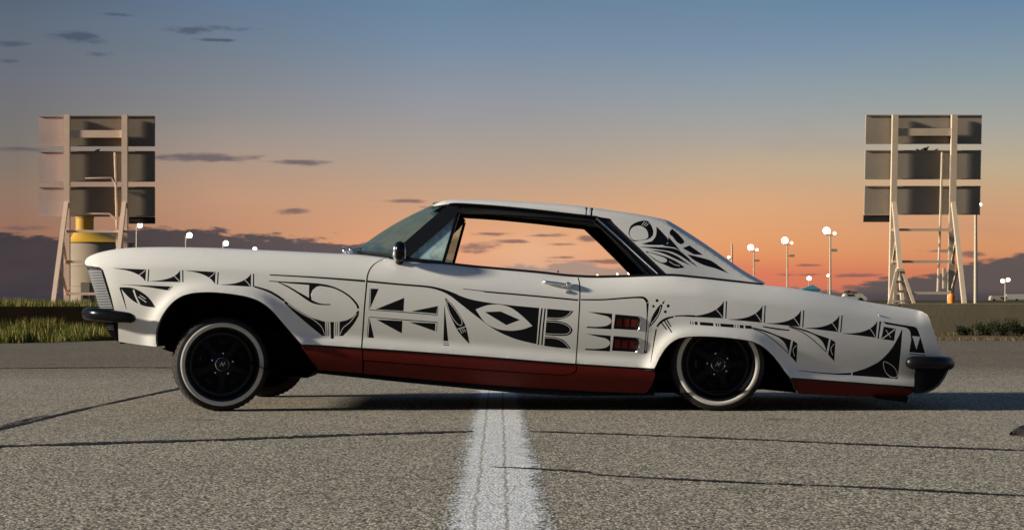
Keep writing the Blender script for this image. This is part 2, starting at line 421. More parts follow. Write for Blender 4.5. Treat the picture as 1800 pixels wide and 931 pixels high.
class MB:
    def __init__(s): s.v = []; s.f = []
    def add(s, v, f):
        b = len(s.v)
        s.v += [tuple(p) for p in v]
        s.f += [tuple(i + b for i in q) for q in f]
        return s
    def box(s, x0, x1, y0, y1, z0, z1):
        v = [(x, y, z) for z in (z0, z1) for y in (y0, y1) for x in (x0, x1)]
        return s.add(v, [(0, 2, 3, 1), (4, 5, 7, 6), (0, 1, 5, 4), (2, 6, 7, 3), (0, 4, 6, 2), (1, 3, 7, 5)])
    def tube(s, pts, r, n=8, cap=True, sq=1.0):
        pts = [Vector(p) for p in pts]
        rr = r if hasattr(r, '__len__') else [r] * len(pts)
        rings = []
        for i, p in enumerate(pts):
            t = (pts[min(i + 1, len(pts) - 1)] - pts[max(i - 1, 0)]).normalized()
            up = Vector((0, 0, 1)) if abs(t.z) < 0.95 else Vector((0, 1, 0))
            a = t.cross(up).normalized(); b = a.cross(t).normalized()
            rings.append([p + (a * math.cos(2 * math.pi * j / n) + b * math.sin(2 * math.pi * j / n) * sq) * rr[i] for j in range(n)])
        v = [q for rg in rings for q in rg]; f = []
        for i in range(len(pts) - 1):
            for j in range(n):
                a = i * n + j; b = i * n + (j + 1) % n
                f.append((a, b, b + n, a + n))
        if cap:
            f.append(tuple(range(n - 1, -1, -1))); f.append(tuple(range((len(pts) - 1) * n, len(pts) * n)))
        return s.add(v, f)
    def bar(s, a, b, w, d=None):
        """square bar from a to b"""
        d = d or w
        a = Vector(a); b = Vector(b); t = (b - a).normalized()
        up = Vector((0, 1, 0)) if abs(t.y) < 0.9 else Vector((0, 0, 1))
        p = t.cross(up).normalized() * w / 2; q = p.cross(t).normalized() * d / 2
        v = [a - p - q, a + p - q, a + p + q, a - p + q, b - p - q, b + p - q, b + p + q, b - p + q]
        return s.add(v, [(3, 2, 1, 0), (4, 5, 6, 7), (0, 1, 5, 4), (1, 2, 6, 5), (2, 3, 7, 6), (3, 0, 4, 7)])
    def lathe(s, prof, c, axis='Y', n=48):
        c = Vector(c); v = []
        for r, h in prof:
            for j in range(n):
                a = 2 * math.pi * j / n
                if axis == 'Y': v.append(c + Vector((r * math.cos(a), h, r * math.sin(a))))
                else: v.append(c + Vector((r * math.cos(a), r * math.sin(a), h)))
        f = []
        for i in range(len(prof) - 1):
            for j in range(n):
                a = i * n + j; b = i * n + (j + 1) % n
                f.append((a, b, b + n, a + n))
        return s.add(v, f)
    def sphere(s, c, r, n=12, m=8, sc=(1, 1, 1)):
        c = Vector(c); v = []; f = []
        for i in range(m + 1):
            t = math.pi * i / m
            for j in range(n):
                a = 2 * math.pi * j / n
                v.append(c + Vector((r * sc[0] * math.sin(t) * math.cos(a), r * sc[1] * math.sin(t) * math.sin(a), r * sc[2] * math.cos(t))))
        for i in range(m):
            for j in range(n):
                a = i * n + j; b = i * n + (j + 1) % n
                f.append((a, a + n, b + n, b))
        return s.add(v, f)
    def loft(s, rows, close=False):
        """rows: equal-length lists of points"""
        n = len(rows[0]); v = [p for r in rows for p in r]; f = []
        for i in range(len(rows) - 1):
            for j in range(n if close else n - 1):
                a = i * n + j; b = i * n + (j + 1) % n
                f.append((a, b, b + n, a + n))
        return s.add(v, f)
    def build(s, name, m, parent=None, smooth=40, loc=None):
        return obj(name, s.v, s.f, m, parent, smooth, loc)

def PX(px, py, D):
    return Vector(((px - 900.0) / F * D, D, H - (py - HZ) / F * D))
def GR(px, py, z=0.0):
    D = F * (H - z) / (py - HZ)
    return Vector(((px - 900.0) / F * D, D, z))
def spl(pts, n=6):
    """Catmull-Rom through points (any dimension), n steps per span"""
    P = [np.array(p, float) for p in pts]; out = []
    for i in range(len(P) - 1):
        p0 = P[max(i - 1, 0)]; p1 = P[i]; p2 = P[i + 1]; p3 = P[min(i + 2, len(P) - 1)]
        for q in range(n):
            t = q / n
            out.append(0.5 * ((2 * p1) + (p2 - p0) * t + (2 * p0 - 5 * p1 + 4 * p2 - p3) * t * t + (3 * p1 - p0 - 3 * p2 + p3) * t ** 3))
    out.append(P[-1])
    return [tuple(p) for p in out]
def cspl(pts, n=6):
    P = list(pts)
    e = [P[-1]] + P + [P[0], P[1]]
    out = spl(e, n)
    return out[n:n + len(P) * n]
class Curve1:
    """smooth 1-D function through (x, y) knots"""
    def __init__(s, pts):
        s.x = np.array([p[0] for p in pts], float); s.y = np.array([p[1] for p in pts], float)
        d = np.diff(s.y) / np.diff(s.x); m = np.zeros(len(s.x))
        m[0] = d[0]; m[-1] = d[-1]
        for i in range(1, len(m) - 1):
            m[i] = 0 if d[i - 1] * d[i] <= 0 else 2 * d[i - 1] * d[i] / (d[i - 1] + d[i])
        s.m = m
    def __call__(s, q):
        q = np.clip(np.asarray(q, float), s.x[0], s.x[-1])
        i = np.clip(np.searchsorted(s.x, q) - 1, 0, len(s.x) - 2)
        h = s.x[i + 1] - s.x[i]; t = (q - s.x[i]) / h
        return ((2 * t ** 3 - 3 * t ** 2 + 1) * s.y[i] + (t ** 3 - 2 * t ** 2 + t) * h * s.m[i] + (-2 * t ** 3 + 3 * t ** 2) * s.y[i + 1] + (t ** 3 - t ** 2) * h * s.m[i + 1])
def inpoly(P, x, y):
    P = np.asarray(P, float); x = np.asarray(x, float); y = np.asarray(y, float)
    c = np.zeros(x.shape, bool); j = len(P) - 1
    for i in range(len(P)):
        xi, yi = P[i]; xj, yj = P[j]
        if yi != yj:
            c ^= ((yi > y) != (yj > y)) & (x < (xj - xi) * (y - yi) / (yj - yi) + xi)
        j = i
    return c
def pdist(P, x, y, closed=False):
    P = np.asarray(P, float); best = np.full(np.shape(x), 1e9)
    n = len(P)
    for i in range(n if closed else n - 1):
        a = P[i]; b = P[(i + 1) % n]; d = b - a; L = float(d @ d) or 1e-9
        t = np.clip(((x - a[0]) * d[0] + (y - a[1]) * d[1]) / L, 0, 1)
        best = np.minimum(best, np.hypot(x - a[0] - t * d[0], y - a[1] - t * d[1]))
    return best
def tri2d(poly, step, holes=(), prints=(), extra=()):
    """triangulate a 2-D outline with interior grid points -> pts, tris, boundary edges"""
    pts = []; edges = []
    for lp in [poly] + list(holes) + [p for p, _ in prints]:
        b = len(pts); q = []
        for i in range(len(lp)):
            a = np.array(lp[i], float); c = np.array(lp[(i + 1) % len(lp)], float)
            L = np.hypot(*(c - a))
            if L < 1e-6: continue
            kk = max(1, int(math.ceil(L / step)))
            for t in range(kk): q.append(a + (c - a) * t / kk)
        pts += q
        edges += [(b + i, b + (i + 1) % len(q)) for i in range(len(q))]
    P = np.array(poly, float)
    xs = np.arange(P[:, 0].min() + step * .5, P[:, 0].max(), step); ys = np.arange(P[:, 1].min() + step * .5, P[:, 1].max(), step)
    if len(xs) and len(ys):
        X, Y = np.meshgrid(xs, ys); X = X.ravel(); Y = Y.ravel()
        ok = inpoly(poly, X, Y) & (pdist(poly, X, Y, True) > step * .45)
        for h in holes:
            ok &= ~inpoly(h, X, Y) & (pdist(h, X, Y, True) > step * .45)
        pts += [np.array(p) for p in zip(X[ok], Y[ok])]
    if len(extra):
        E = np.array(extra, float)
        ok = inpoly(poly, E[:, 0], E[:, 1]) & (pdist(poly, E[:, 0], E[:, 1], True) > 0.3)
        pts += [np.array(p) for p in E[ok]]
    r = delaunay_2d_cdt([Vector((p[0], p[1])) for p in pts], edges, [], 0, 1e-5)
    ov = np.array([(v.x, v.y) for v in r[0]]); tr = np.array([t for t in r[2] if len(t) == 3])
    c = ov[tr].mean(axis=1)
    ok = inpoly(poly, c[:, 0], c[:, 1])
    for h in holes: ok &= ~inpoly(h, c[:, 0], c[:, 1])
    tr = tr[ok]
    a = ov[tr]
    area = (a[:, 1, 0] - a[:, 0, 0]) * (a[:, 2, 1] - a[:, 0, 1]) - (a[:, 2, 0] - a[:, 0, 0]) * (a[:, 1, 1] - a[:, 0, 1])
    tr = tr[np.abs(area) > 1e-6]; area = area[np.abs(area) > 1e-6]
    tr[area > 0] = tr[area > 0][:, ::-1]                 # pixel y is down: this winding faces the camera
    cnt = {}
    for t in tr:
        for i in range(3):
            e = (int(t[i]), int(t[(i + 1) % 3])); cnt[e] = cnt.get(e, 0) + 1
    bd = [e for e in cnt if (e[1], e[0]) not in cnt]
    return ov, tr, bd

YC = 11.98                                               # the car's centre plane
def sheet(poly, Wfn, step=6.0, holes=(), flange=0.03, off=0.0, prints=(), extra=(), mi=None):
    """a panel traced in photo pixels, laid on the body surface (half-width Wfn), with a turned-in edge"""
    ov, tr, bd = tri2d(poly, step, holes, prints, extra)
    if mi is not None:
        c = ov[tr].mean(axis=1); idx = np.zeros(len(tr), int)
        for p, m in prints:
            a = np.array(p); lo = a.min(0); hi = a.max(0)
            q = np.where((c[:, 0] >= lo[0]) & (c[:, 0] <= hi[0]) & (c[:, 1] >= lo[1]) & (c[:, 1] <= hi[1]))[0]
            if len(q): idx[q[inpoly(p, c[q, 0], c[q, 1])]] = 1 if m == 'print' else 0
        mi += list(idx)
    D = YC - Wfn(ov[:, 0], ov[:, 1]) - off
    v = [((x - 900) / F * d, d, H - (y - HZ) / F * d) for (x, y), d in zip(ov, D)]
    f = [tuple(int(i) for i in t) for t in tr]
    if flange:
        n = len(v); mp = {}
        for a, b in bd:
            for q in (a, b):
                if q not in mp:
                    mp[q] = len(v)
                    v.append((v[q][0], v[q][1] + flange, v[q][2]))
            f.append((b, a, mp[a], mp[b]))
    return v, f
def mir(v, f):
    return [(p[0], 2 * YC - p[1], p[2]) for p in v], [tuple(reversed(q)) for q in f]

# ================================================================== setting: ground, pavement, terrain
g = MB()
g.add([(-4000, -200, -0.02), (4000, -200, -0.02), (4000, 5000, -0.02), (-4000, 5000, -0.02)], [(0, 1, 2, 3)])
tag(g.build('ground', 'dirt', smooth=0), kind='structure')
edge = [(-60, 29.5), (-14, 26.0), (-8.5, 28.0), (-6.2, 31.0), (-2, 32.0), (6, 31.0), (8.5, 30.2), (14, 29.0), (60, 28.0)]
ed = spl(edge, 10)
ed = [(x, y + rng.normal(0, 0.10)) for x, y in ed]
g = MB()
g.loft([[(x, -30, -0.004) for x, y in ed], [(x, 4, 0.0) for x, y in ed], [(x, y, 0.0) for x, y in ed], [(x, y + 0.25, -0.03) for x, y in ed]])
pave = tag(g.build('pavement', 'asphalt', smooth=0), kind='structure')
for fc in pave.data.polygons: pass
# worn painted line, running away from the camera
me = bpy.data.meshes.new('painted_line')
rows = 60; vv = []; ff = []; uvs = []
for i in range(rows + 1):
    y = 3.0 + 17.0 * i / rows
    x = -0.0415 - 0.0072 * (y - 5.36)
    for q, u in ((-0.175, 0.0), (0.175, 1.0)):
        vv.append((x + q, y, 0.0016)); uvs.append((u, y))
for i in range(rows): ff.append((2 * i, 2 * i + 1, 2 * i + 3, 2 * i + 2))
me.from_pydata(vv, [], ff)
ul = me.uv_layers.new(name='UVMap')
for lp in me.loops: ul.data[lp.index].uv = uvs[lp.vertex_index]
me.materials.append(M['line'])
ln = bpy.data.objects.new('painted_line', me); COL.objects.link(ln); ln.parent = pave
# tar-filled cracks
def crack(pts, wid, z=0.004):
    P = spl([(p[0], p[1], w * 0.72) for p, w in zip(pts, wid)], 110)
    top = []; bot = []
    w1 = w2 = 0.0
    for i, (x, y, w) in enumerate(P):
        w1 = 0.6 * w1 + rng.normal(0, 0.22); w2 = 0.6 * w2 + rng.normal(0, 0.22)
        j = rng.normal(0, 0.25)
        pinch = 0.80 + 0.30 * math.sin(i * 0.021 + pts[0][1]) * math.sin(i * 0.057)
        top.append(GR(x, y - w * max(0.06, 0.5 * pinch + 0.45 * w1) + j * 0.5, z)); bot.append(GR(x, y + w * max(0.06, 0.5 * pinch + 0.45 * w2) + j * 0.5, z))
    mb = MB().loft([bot, top])
    return mb.build('tar_seam', 'tar', pave, smooth=0)
crack([(-80, 787), (0, 783), (200, 777), (400, 771), (600, 763.5), (720, 760), (830, 757)], [6.5, 6, 5.5, 5, 4.5, 4.5, 3.5])
crack([(930, 757), (1000, 759), (1200, 766), (1400, 774.5), (1600, 783), (1880, 793)], [1.6, 2.2, 2.4, 2.6, 3.0, 3.0])
crack([(860, 819), (950, 823), (1030, 828), (1062, 833.5), (1300, 846), (1500, 854), (1880, 874)], [1.0, 3.0, 4.0, 3.2, 3.0, 3.4, 3.6])
crack([(-60, 766), (0, 752), (50, 741), (110, 726), (200, 706), (320, 681), (460, 656), (600, 636)], [7, 6, 6, 4.5, 3.6, 3.4, 2.6, 2])
crack([(0, 748), (40, 738), (84, 728)], [1.5, 4, 1])
crack([(-80, 646.5), (60, 646), (200, 645), (330, 645.5)], [1.6, 1.6, 1.5, 1.5])
# terrain behind the barrier walls
g = MB()
nx = 60
X = [(-1 + 2 * i / nx) for i in range(nx + 1)]
rowsY = [(36.9, 0.30), (40, 0.42), (60, 0.47), (120, 0.48), (400, 0.46), (1200, 0.40), (4800, 0.2)]
g.loft([[(x * max(60, y * 1.2), y, z + 0.05 * math.sin(x * 37 + y)) for x in X] for y, z in rowsY])
tag(g.build('terrain', 'terrain', smooth=60), kind='structure')

# ================================================================== the car
CAR = empty('car', (0.0, YC, 0.0), 'white lowrider coupe covered in black geometric painting, nose jacked up on whitewall tyres', 'car')

# --- traced outlines (photo pixels on the near side)
TOP = Curve1([(140, 462), (148.5, 459), (152, 454), (163, 447.5), (179, 442.5), (198, 438.7), (221, 435.8), (245, 434.6), (275, 434.3), (340, 435.2), (420, 438.4), (500, 442),
              (566, 445.3), (625, 448), (660, 451.5), (690, 455.5), (723, 460.5), (780, 464), (840, 470.5), (946, 480), (1010, 486.5), (1049, 488),
              (1100, 487), (1140, 485.5), (1176, 485), (1225, 488.5), (1281, 494.5), (1339, 500.5), (1382, 505), (1425, 511.5), (1472, 520), (1515, 528.5), (1561, 536.2), (1600, 542.2), (1620, 546.6), (1630, 552), (1660, 560)])
CRS = Curve1([(140, 466), (188, 467), (340, 470.5), (460, 477), (642, 491), (840, 506), (1016, 519), (1080, 520), (1147, 518), (1220, 518), (1280, 526), (1400, 540), (1507, 557), (1600, 571), (1660, 580)])
BOT = Curve1([(140, 600), (208, 601), (275, 609), (400, 606), (531, 605), (640, 611), (840, 625), (1011, 638.4), (1150, 647), (1390, 663), (1607, 679), (1660, 683)])
PLAN = Curve1([(138, 0.835), (150, 0.855), (175, 0.89), (210, 0.918), (300, 0.95), (420, 0.966), (560, 0.972), (800, 0.968), (1000, 0.958), (1250, 0.936), (1400, 0.905), (1520, 0.865), (1620, 0.822), (1680, 0.785)])
SHO = Curve1([(140, 0.06), (160, 0.09), (220, 0.13), (400, 0.14), (620, 0.13), (720, 0.10), (1000, 0.095), (1150, 0.09), (1300, 0.10), (1500, 0.085), (1580, 0.075), (1612, 0.06), (1625, 0.03), (1640, 0.015), (1660, 0.01)])
FARCH = spl([(275.4, 609), (273.6, 594), (275.5, 577), (283, 557.5), (294.5, 540), (308, 527), (322, 519), (340, 514.5), (365, 513), (392, 514.5), (425, 519), (448, 525.3),
             (464, 533.7), (480, 547), (500, 570), (524.5, 598), (531, 605)], 4)
RARCH = spl([(1150, 647), (1153, 641), (1160, 626.5), (1171, 610), (1183.7, 599), (1200, 592.5), (1233, 590.5), (1277, 592.8), (1311.6, 597.3), (1326, 601), (1342.6, 609.5), (1361, 626.6), (1379, 650), (1390, 664)], 4)
def sm(t):
    t = np.clip(t, 0, 1); return t * t * (3 - 2 * t)
def Wlow(px, py):
    px = np.asarray(px, float); py = np.asarray(py, float)
    w = PLAN(px).copy()
    yt, yc, yb = TOP(px), CRS(px), BOT(px)
    t = np.clip((yc - py) / np.maximum(yc - yt, 4), 0, 0.995)
    w -= SHO(px) * (0.40 * t ** 1.15 + 0.60 * (1 - np.sqrt(1 - t * t)))
    u = np.clip((py - yc) / (yb - yc), 0, 1.2)
    w -= 0.050 * u ** 2.4
    w += 0.010 * np.sin(np.clip(u * 1.25, 0, 1) * math.pi)
    # turned-out lower edge
    kick = sm((py - (yb - 20)) / 20) * 0.026
    kick = np.where(px < 300, -0.006 * sm((py - 575) / 34), kick)
    w += kick
    for A, amp, sg in ((FARCH, 0.030, 15.0), (RARCH, 0.030, 14.0)):
        d = pdist(A[::2], px, py)
        w += amp * np.exp(-(d / sg) ** 2)
    return w
def Wroc(px, py):
    px = np.asarray(px, float); py = np.asarray(py, float)
    v = np.clip((py - BOT(px)) / 45.0, 0, 1.3)
    return PLAN(px) - 0.038 + 0.012 * np.sin(v * 2.2) - 0.085 * v ** 1.8
BELT = Curve1([(680, 454), (723, 459), (780, 462.5), (840, 468.5), (946, 478), (1010, 484.5), (1049, 486), (1100, 485), (1176, 483), (1225, 487), (1281, 493), (1345, 500.5)])
DRIP = Curve1([(762, 362.5), (784, 359), (799, 357.5), (840, 359.5), (936.6, 368), (1014, 376.7), (1045, 380), (1075, 384.5)])
SIL = Curve1([(762, 362.3), (765, 361), (772, 356), (784, 352), (806, 350.4), (840, 350.7), (870, 351.6), (917, 354.3), (1004, 360.3), (1080, 370.3), (1128, 377.5), (1172, 386.8), (1177, 389),
              (1209, 408.3), (1241, 429.3), (1273.3, 451.8), (1305.5, 474.2), (1321.6, 484), (1340, 494), (1347, 498)])
def Wup(px, py):
    px = np.asarray(px, float); py = np.asarray(py, float)
    b = BELT(px)
    w = 0.865 - 0.095 * sm((px - 1010) / 330) - 0.165 * (b - py) / 118.0 + 0.02 * sm((720 - px) / 60)
    s = SIL(px)
    t = np.clip(1 - (py - s) / 9.0, 0, 0.995)
    w -= np.where(px > 760, 0.085, 0) * (1 - np.sqrt(1 - t * t))
    return w
def both(name, poly, fn, m, step=6.0, holes=(), flange=0.03, off=0.0, far=True, parent=None, smooth=40, lab=None, prints=None, extra=()):
    mi = [] if prints else None
    v, f = sheet(poly, fn, step, holes, flange, off, prints or (), extra, mi)
    o = obj(name, v, f, m, parent or CAR, smooth)
    if prints:
        o.data.materials.append(M['print'])
        arr = mi + [0] * (len(o.data.polygons) - len(mi))
        o.data.polygons.foreach_set('material_index', arr[:len(o.data.polygons)])
        v, f = sheet(poly, fn, step, holes, flange, off, (), extra)
    if lab: o['label'] = lab
    if far:
        v2, f2 = mir(v, f)
        obj(name, v2, f2, m, parent or CAR, smooth)
    return o
def along(fn, x0, x1, n, dy=0.0):
    return [(x, float(fn(x)) + dy) for x in np.linspace(x0, x1, n)]

def rows_near(fn, x0, x1, st, dys=(0.6, 1.5, 3.0, 5.0)):
    return [(x + (k_ % 2) * st / 2, float(fn(x + (k_ % 2) * st / 2)) + dy) for k_, dy in enumerate(dys) for x in np.arange(x0, x1, st)]
# --- panel gap lines
GAP1 = spl([(678, 453.6), (665, 459), (653, 469), (646.4, 482.6), (644.6, 497), (643, 515), (640.5, 542), (638, 580), (635.7, 611)], 5)
GAP2 = spl([(1015, 486.6), (1018, 494), (1019.3, 507), (1019.2, 529), (1017.5, 560), (1015, 600), (1012.2, 638.5)], 5)
sh = lambda P, d: [(x + d, y) for x, y in P]
# ================================================================== painted ornament (flat print laid on the panels)
PRINT = {'fender': [], 'door': [], 'quarter': [], 'sail': []}
def deco(poly, panel, fn=None, m='print', off=0.0):
    PRINT[panel].append((list(poly), m))
def stroke(pts, panel, fn=None, m='print', off=0.0, n=6):
    P = np.array(spl(pts, n)); c = P[:, :2]; w = P[:, 2] / 2
    t = np.gradient(c, axis=0); t /= np.maximum(np.hypot(t[:, 0], t[:, 1]), 1e-6)[:, None]
    nn = np.stack([-t[:, 1], t[:, 0]], 1)
    A = c + nn * w[:, None]; B = c - nn * w[:, None]
    PRINT[panel].append(([tuple(p) for p in A] + [tuple(p) for p in B[::-1]], m))
def pale(pts, panel, w=1.3, fn=None):
    stroke([(x, y, w) for x, y in pts], panel, None, 'white')
def curve_tri(a, corner, tip, panel, bow=0.42, bar=4.5, inner=True):
    """ornamental wedge: straight side a-corner, upright side corner-tip, hollow curve tip-a"""
    a, c, t = map(np.array, (a, corner, tip))
    a = a.astype(float); c = c.astype(float); t = t.astype(float)
    ctrl = a + (c - a) * 0.80 + (t - c) * 0.10
    hol = [tuple((1 - q) ** 2 * t + 2 * q * (1 - q) * ctrl + q * q * a) for q in np.linspace(0, 1, 16)]
    deco([tuple(a + np.array([0, 0.6 if t[1] < c[1] else -0.6])), tuple(c)] + hol[:-1], panel)
    dx = np.array([bar, (c - a)[1] / max(1, (c - a)[0]) * bar])
    stroke([(*(c + dx), 2.2), (*((c + t) / 2 + dx), 2.2), (*(t + dx), 2.2)], panel)
    if inner:
        m1 = c + (t - c) * 0.05
        h = hol[5]
        pale([tuple(m1 - np.array([1.5, 0])), ((m1[0] + h[0]) / 2, (m1[1] + h[1]) / 2), h], panel, 1.1)
FD, DR, QP, RS = 'fender', 'door', 'quarter', 'sail'
# front fender: row of four wedges
curve_tri((197, 471.4), (257, 473.4), (255.6, 494.5), FD)
curve_tri((262, 493.6), (317, 495.6), (316.8, 474.5), FD)
curve_tri((324, 475.3), (379, 477.8), (378, 499.5), FD)
curve_tri((385, 499.4), (441, 503.6), (441.4, 480.5), FD)
deco([(208, 499.2), (235, 500.4), (304, 503.2), (297, 510.6), (262, 504.6), (235, 501.6)], FD)
pale([(301, 503.4), (295, 510.4)], FD, 1.0)
deco(spl([(210.5, 504.6), (233, 505.8), (252, 515), (265, 527), (273.4, 540.2)], 5) + spl([(273.4, 540.2), (256, 538), (240, 532), (226, 522), (210.5, 504.6)], 5)[1:-1], FD)
pale([(234.5, 509), (239, 522), (246, 536)], FD, 2.6)
pale([(243, 521), (257, 531)], FD, 1.3); pale([(246, 518.5), (256, 525)], FD, 1.0)
stroke([(211, 505.5, 2.8), (217, 524, 2.6), (222.3, 543, 0.8)], FD)
# front fender: swoop and scroll
stroke([(447, 503.4, 2.6), (470, 510.6, 3.8), (486, 519, 4.2), (500, 528.6, 3.6)], FD)
deco(spl([(501, 528), (522, 543.4), (546, 557), (571.5, 565.2)], 6) + [(572, 590)] + spl([(566, 589.6), (540, 568.4), (516, 547.6), (499.6, 532)], 6), FD)
pale([(506, 534), (530, 550.5), (550, 561), (565, 574), (570.5, 588)], FD, 1.2)
stroke([(474, 482.8, 2.0), (560, 487.6, 2.8), (642, 493.8, 3.6)], FD)
stroke([(473, 493.6, 1.2), (505, 496.2, 2.6), (540, 498.4, 4.0), (568, 501, 4.0), (590, 506.4, 2.8), (612, 518.6, 3.0), (626, 533, 3.6), (630, 542, 3.8)], FD)
deco(spl([(631.3, 546), (629.6, 556), (619, 573), (603, 590)], 5) + [(596.5, 590), (597, 565)] + spl([(609, 562.6), (621, 556), (628.4, 546)], 5), FD)
pale([(627, 551), (615, 566), (603, 576), (597.5, 588)], FD, 1.2)
deco([(580.6, 565.4), (587.2, 565.4), (586.6, 595), (581.6, 595)], FD)
for x in (574.4, 577.4, 590.2, 593.2): stroke([(x, 565.4, 1.0), (x, 578, 1.0), (x + .2, 589.6, 1.0)], FD)
stroke([(490, 496.4, 1.2), (505, 503, 2.6), (522, 513, 3.2), (538, 523, 5.0), (550, 530.4, 4.4), (564, 534.4, 2.4), (581, 535, 1.8)], FD)
deco([(543.4, 498.6), (568, 500.6), (556, 504), (549, 510), (546.4, 518), (548, 528), (543, 525)], FD)
# door: two rows of triangles
for T in ([(652, 507), (665.6, 507.4), (650.6, 542)], [(660, 543.4), (710.8, 523), (709.4, 546.4)], [(722, 547), (769, 537.6), (767.4, 551)],
          [(649.8, 559.4), (657.6, 593.6), (647, 593)], [(662, 561.4), (707.6, 563.6), (706.4, 585.6)], [(719, 565.6), (765.6, 568), (764.6, 581.6)]): deco(T, DR)
stroke([(649.4, 544.4, 1.2), (700, 547.6, 1.5), (768.6, 553.4, 1.5)], DR); stroke([(769.6, 537, 1), (769.4, 545, 1), (768.8, 553.4, 1)], DR)
stroke([(649.4, 556.8, 1.2), (700, 561, 1.5), (768.6, 566, 1.5)], DR); stroke([(768.6, 566, 1), (768, 575, 1), (767.2, 583, 1)], DR)
stroke([(650.6, 507, 1), (649.8, 525, 1), (648.6, 544, 1)], DR); stroke([(648.6, 557, 1), (646.6, 575, 1), (645.6, 592, 1)], DR)
deco([(781.2, 534), (788, 599), (779.4, 599)], DR); stroke([(779.4, 602, 1), (784, 602.2, 1), (788.6, 602.4, 1)], DR); stroke([(779, 605.4, 1.6), (784, 605.7, 1.6), (789.6, 606, 1.6)], DR)
deco(spl([(782.2, 522.6), (797, 537), (812, 560), (820, 577), (825.4, 604.4)], 5) + spl([(825.4, 604.4), (806, 583), (794, 560), (786, 540), (782.2, 522.6)], 5)[1:-1], DR)
pale(cspl([(785.5, 528), (800, 544), (811, 562), (811, 571), (803, 568), (791, 550)], 4) + [(785.5, 528)], DR, 1.0)
pale([(803.6, 578), (812, 575.6), (820.4, 573)], DR, 1.5)
for a in (0, 3.4, 6.8): pale([(808 + a, 578.4 - a * .2), (812 + a, 585.5 - a * .4)], DR, 1.0)
stroke([(645.4, 494.2, 3.4), (700, 499.4, 3.2), (752, 503.8, 3.4), (775, 509, 4.6), (790, 515, 6.6), (802, 521.4, 9.5)], DR)
body = spl([(796, 514), (820, 523.6), (850, 530.2), (900, 536.4), (948, 540.8)], 5) + spl([(943, 604.4), (905, 595), (870, 579), (838, 556), (815, 538), (798, 524.6)], 5)
deco(body, DR)
deco(spl([(836, 543.6), (855, 536.6), (876, 534.8), (898, 540.6), (918, 555), (936, 572.4)], 5) + spl([(936, 572.4), (918, 578.6), (896, 580.8), (872, 577), (852, 565.6), (836, 543.6)], 5)[1:-1], DR, m='white', off=0.0044)
deco([(852, 548), (880, 547), (914, 562), (890, 571)], DR)
stroke([(952.8, 541.4, 3.0), (949, 575, 3.0), (946.4, 605.6, 3.0)], DR); stroke([(958.4, 542, 2.6), (955, 575, 2.8), (952.4, 606.4, 2.8)], DR)
deco([(962, 542.2), (985, 544)] + spl([(1008.6, 546.4), (1001, 554.6), (990, 559.6), (978, 561.4), (961, 560.4)], 4), DR); pale([(1004, 547), (996, 555), (984, 558.8), (962, 558.2)], DR, 1.0)
deco([(960.6, 562.4)] + spl([(978, 563), (995, 567.6), (1005, 576), (1005.6, 583), (998, 589), (980, 590), (958.4, 588.4)], 4), DR)
pale(spl([(961, 564.8), (985, 567), (1000, 574), (1002, 581.6), (995, 586.6), (975, 586.8), (959, 585.6)], 4), DR, 1.0)
deco([(957.8, 591)] + spl([(975, 592), (990, 597), (1000, 607), (1003.4, 612.6)], 4) + [(980, 610.6), (956.6, 607.4)], DR); pale([(958, 593), (978, 594.8), (992, 602), (1000, 611.6)], DR, 1.0)
stroke([(814, 507.4, 1.2), (846, 511, 1.4), (860, 513, 2.6), (940, 520, 2.8), (1016.6, 527.2, 2.8)], DR)
# rear quarter: line, horns, feather, dots
stroke([(1020.8, 526.4, 2.4), (1060, 526.4, 2.6), (1090, 524.2, 2.8), (1120, 522.4, 3.0), (1132, 523.6, 4.2), (1138.4, 531, 5.2)], QP)
stroke([(1138.4, 532, 4.6), (1137.6, 556, 2.0), (1135.4, 590, 1.6), (1132.8, 619, 1.6)], QP); stroke([(1139.6, 580, 1.4), (1138, 600, 1.4), (1136.4, 619, 1.4)], QP)
deco([(1132, 616.6), (1137, 616.8), (1136.6, 620), (1131.8, 619.8)], QP)
for dx, dy in ((0, 0), (-2.6, 38.8)):
    q = [(1033, 547.4), (1060, 549.6), (1076.2, 551), (1075, 578.4), (1050, 577), (1031.4, 575.8), (1031.4, 573.6)] + spl([(1048, 574), (1064, 572.6), (1073, 568), (1074.4, 562), (1068, 556), (1054, 552.6), (1033, 547.4)], 4)[:-1]
    deco([(x + dx, y + dy) for x, y in q], QP)
deco(spl([(1140.6, 575), (1146, 557), (1154, 543), (1161, 534.8), (1165, 536.4)], 4) + spl([(1165, 536.4), (1160, 551), (1150, 567), (1140.6, 575)], 4)[1:-1], QP)
pale([(1161.5, 538), (1157, 552), (1144, 570)], QP, 1.0)
deco([(1163.4, 532.6), (1168.8, 526.8), (1166.8, 534.6)], QP)
for x, y, r in ((1155, 528, 2.7), (1148.6, 538, 2.3), (1174.6, 537.4, 2.8), (1169.6, 547.6, 2.6)):
    deco([(x + r * math.cos(a), y + r * math.sin(a)) for a in np.linspace(0, 2 * math.pi, 14)[:-1]], QP)
stroke([(1144, 636.6, 0.9), (1149, 604, 2.0), (1153.6, 578, 2.6)], QP)
stroke([(1154.6, 574, 2.8), (1162, 565.6, 4.2), (1172, 559.6, 4.0), (1184, 556.2, 2.6)], QP)
for a, b in (((1163, 567), (1172, 579)), ((1168, 563.6), (1181, 584)), ((1171.6, 560.6), (1179.6, 574))):
    stroke([(*a, 2.2), ((a[0] + b[0]) / 2, (a[1] + b[1]) / 2, 2.2), (*b, 2.0)], QP)
stroke([(1186, 555.2, 2.0), (1205, 554.6, 2.6), (1222, 555.4, 3.4)], QP)
curve_tri((1204, 555.6), (1271.4, 559), (1272.6, 528.6), QP)
curve_tri((1279, 560.4), (1339, 566.6), (1340.6, 536.2), QP)
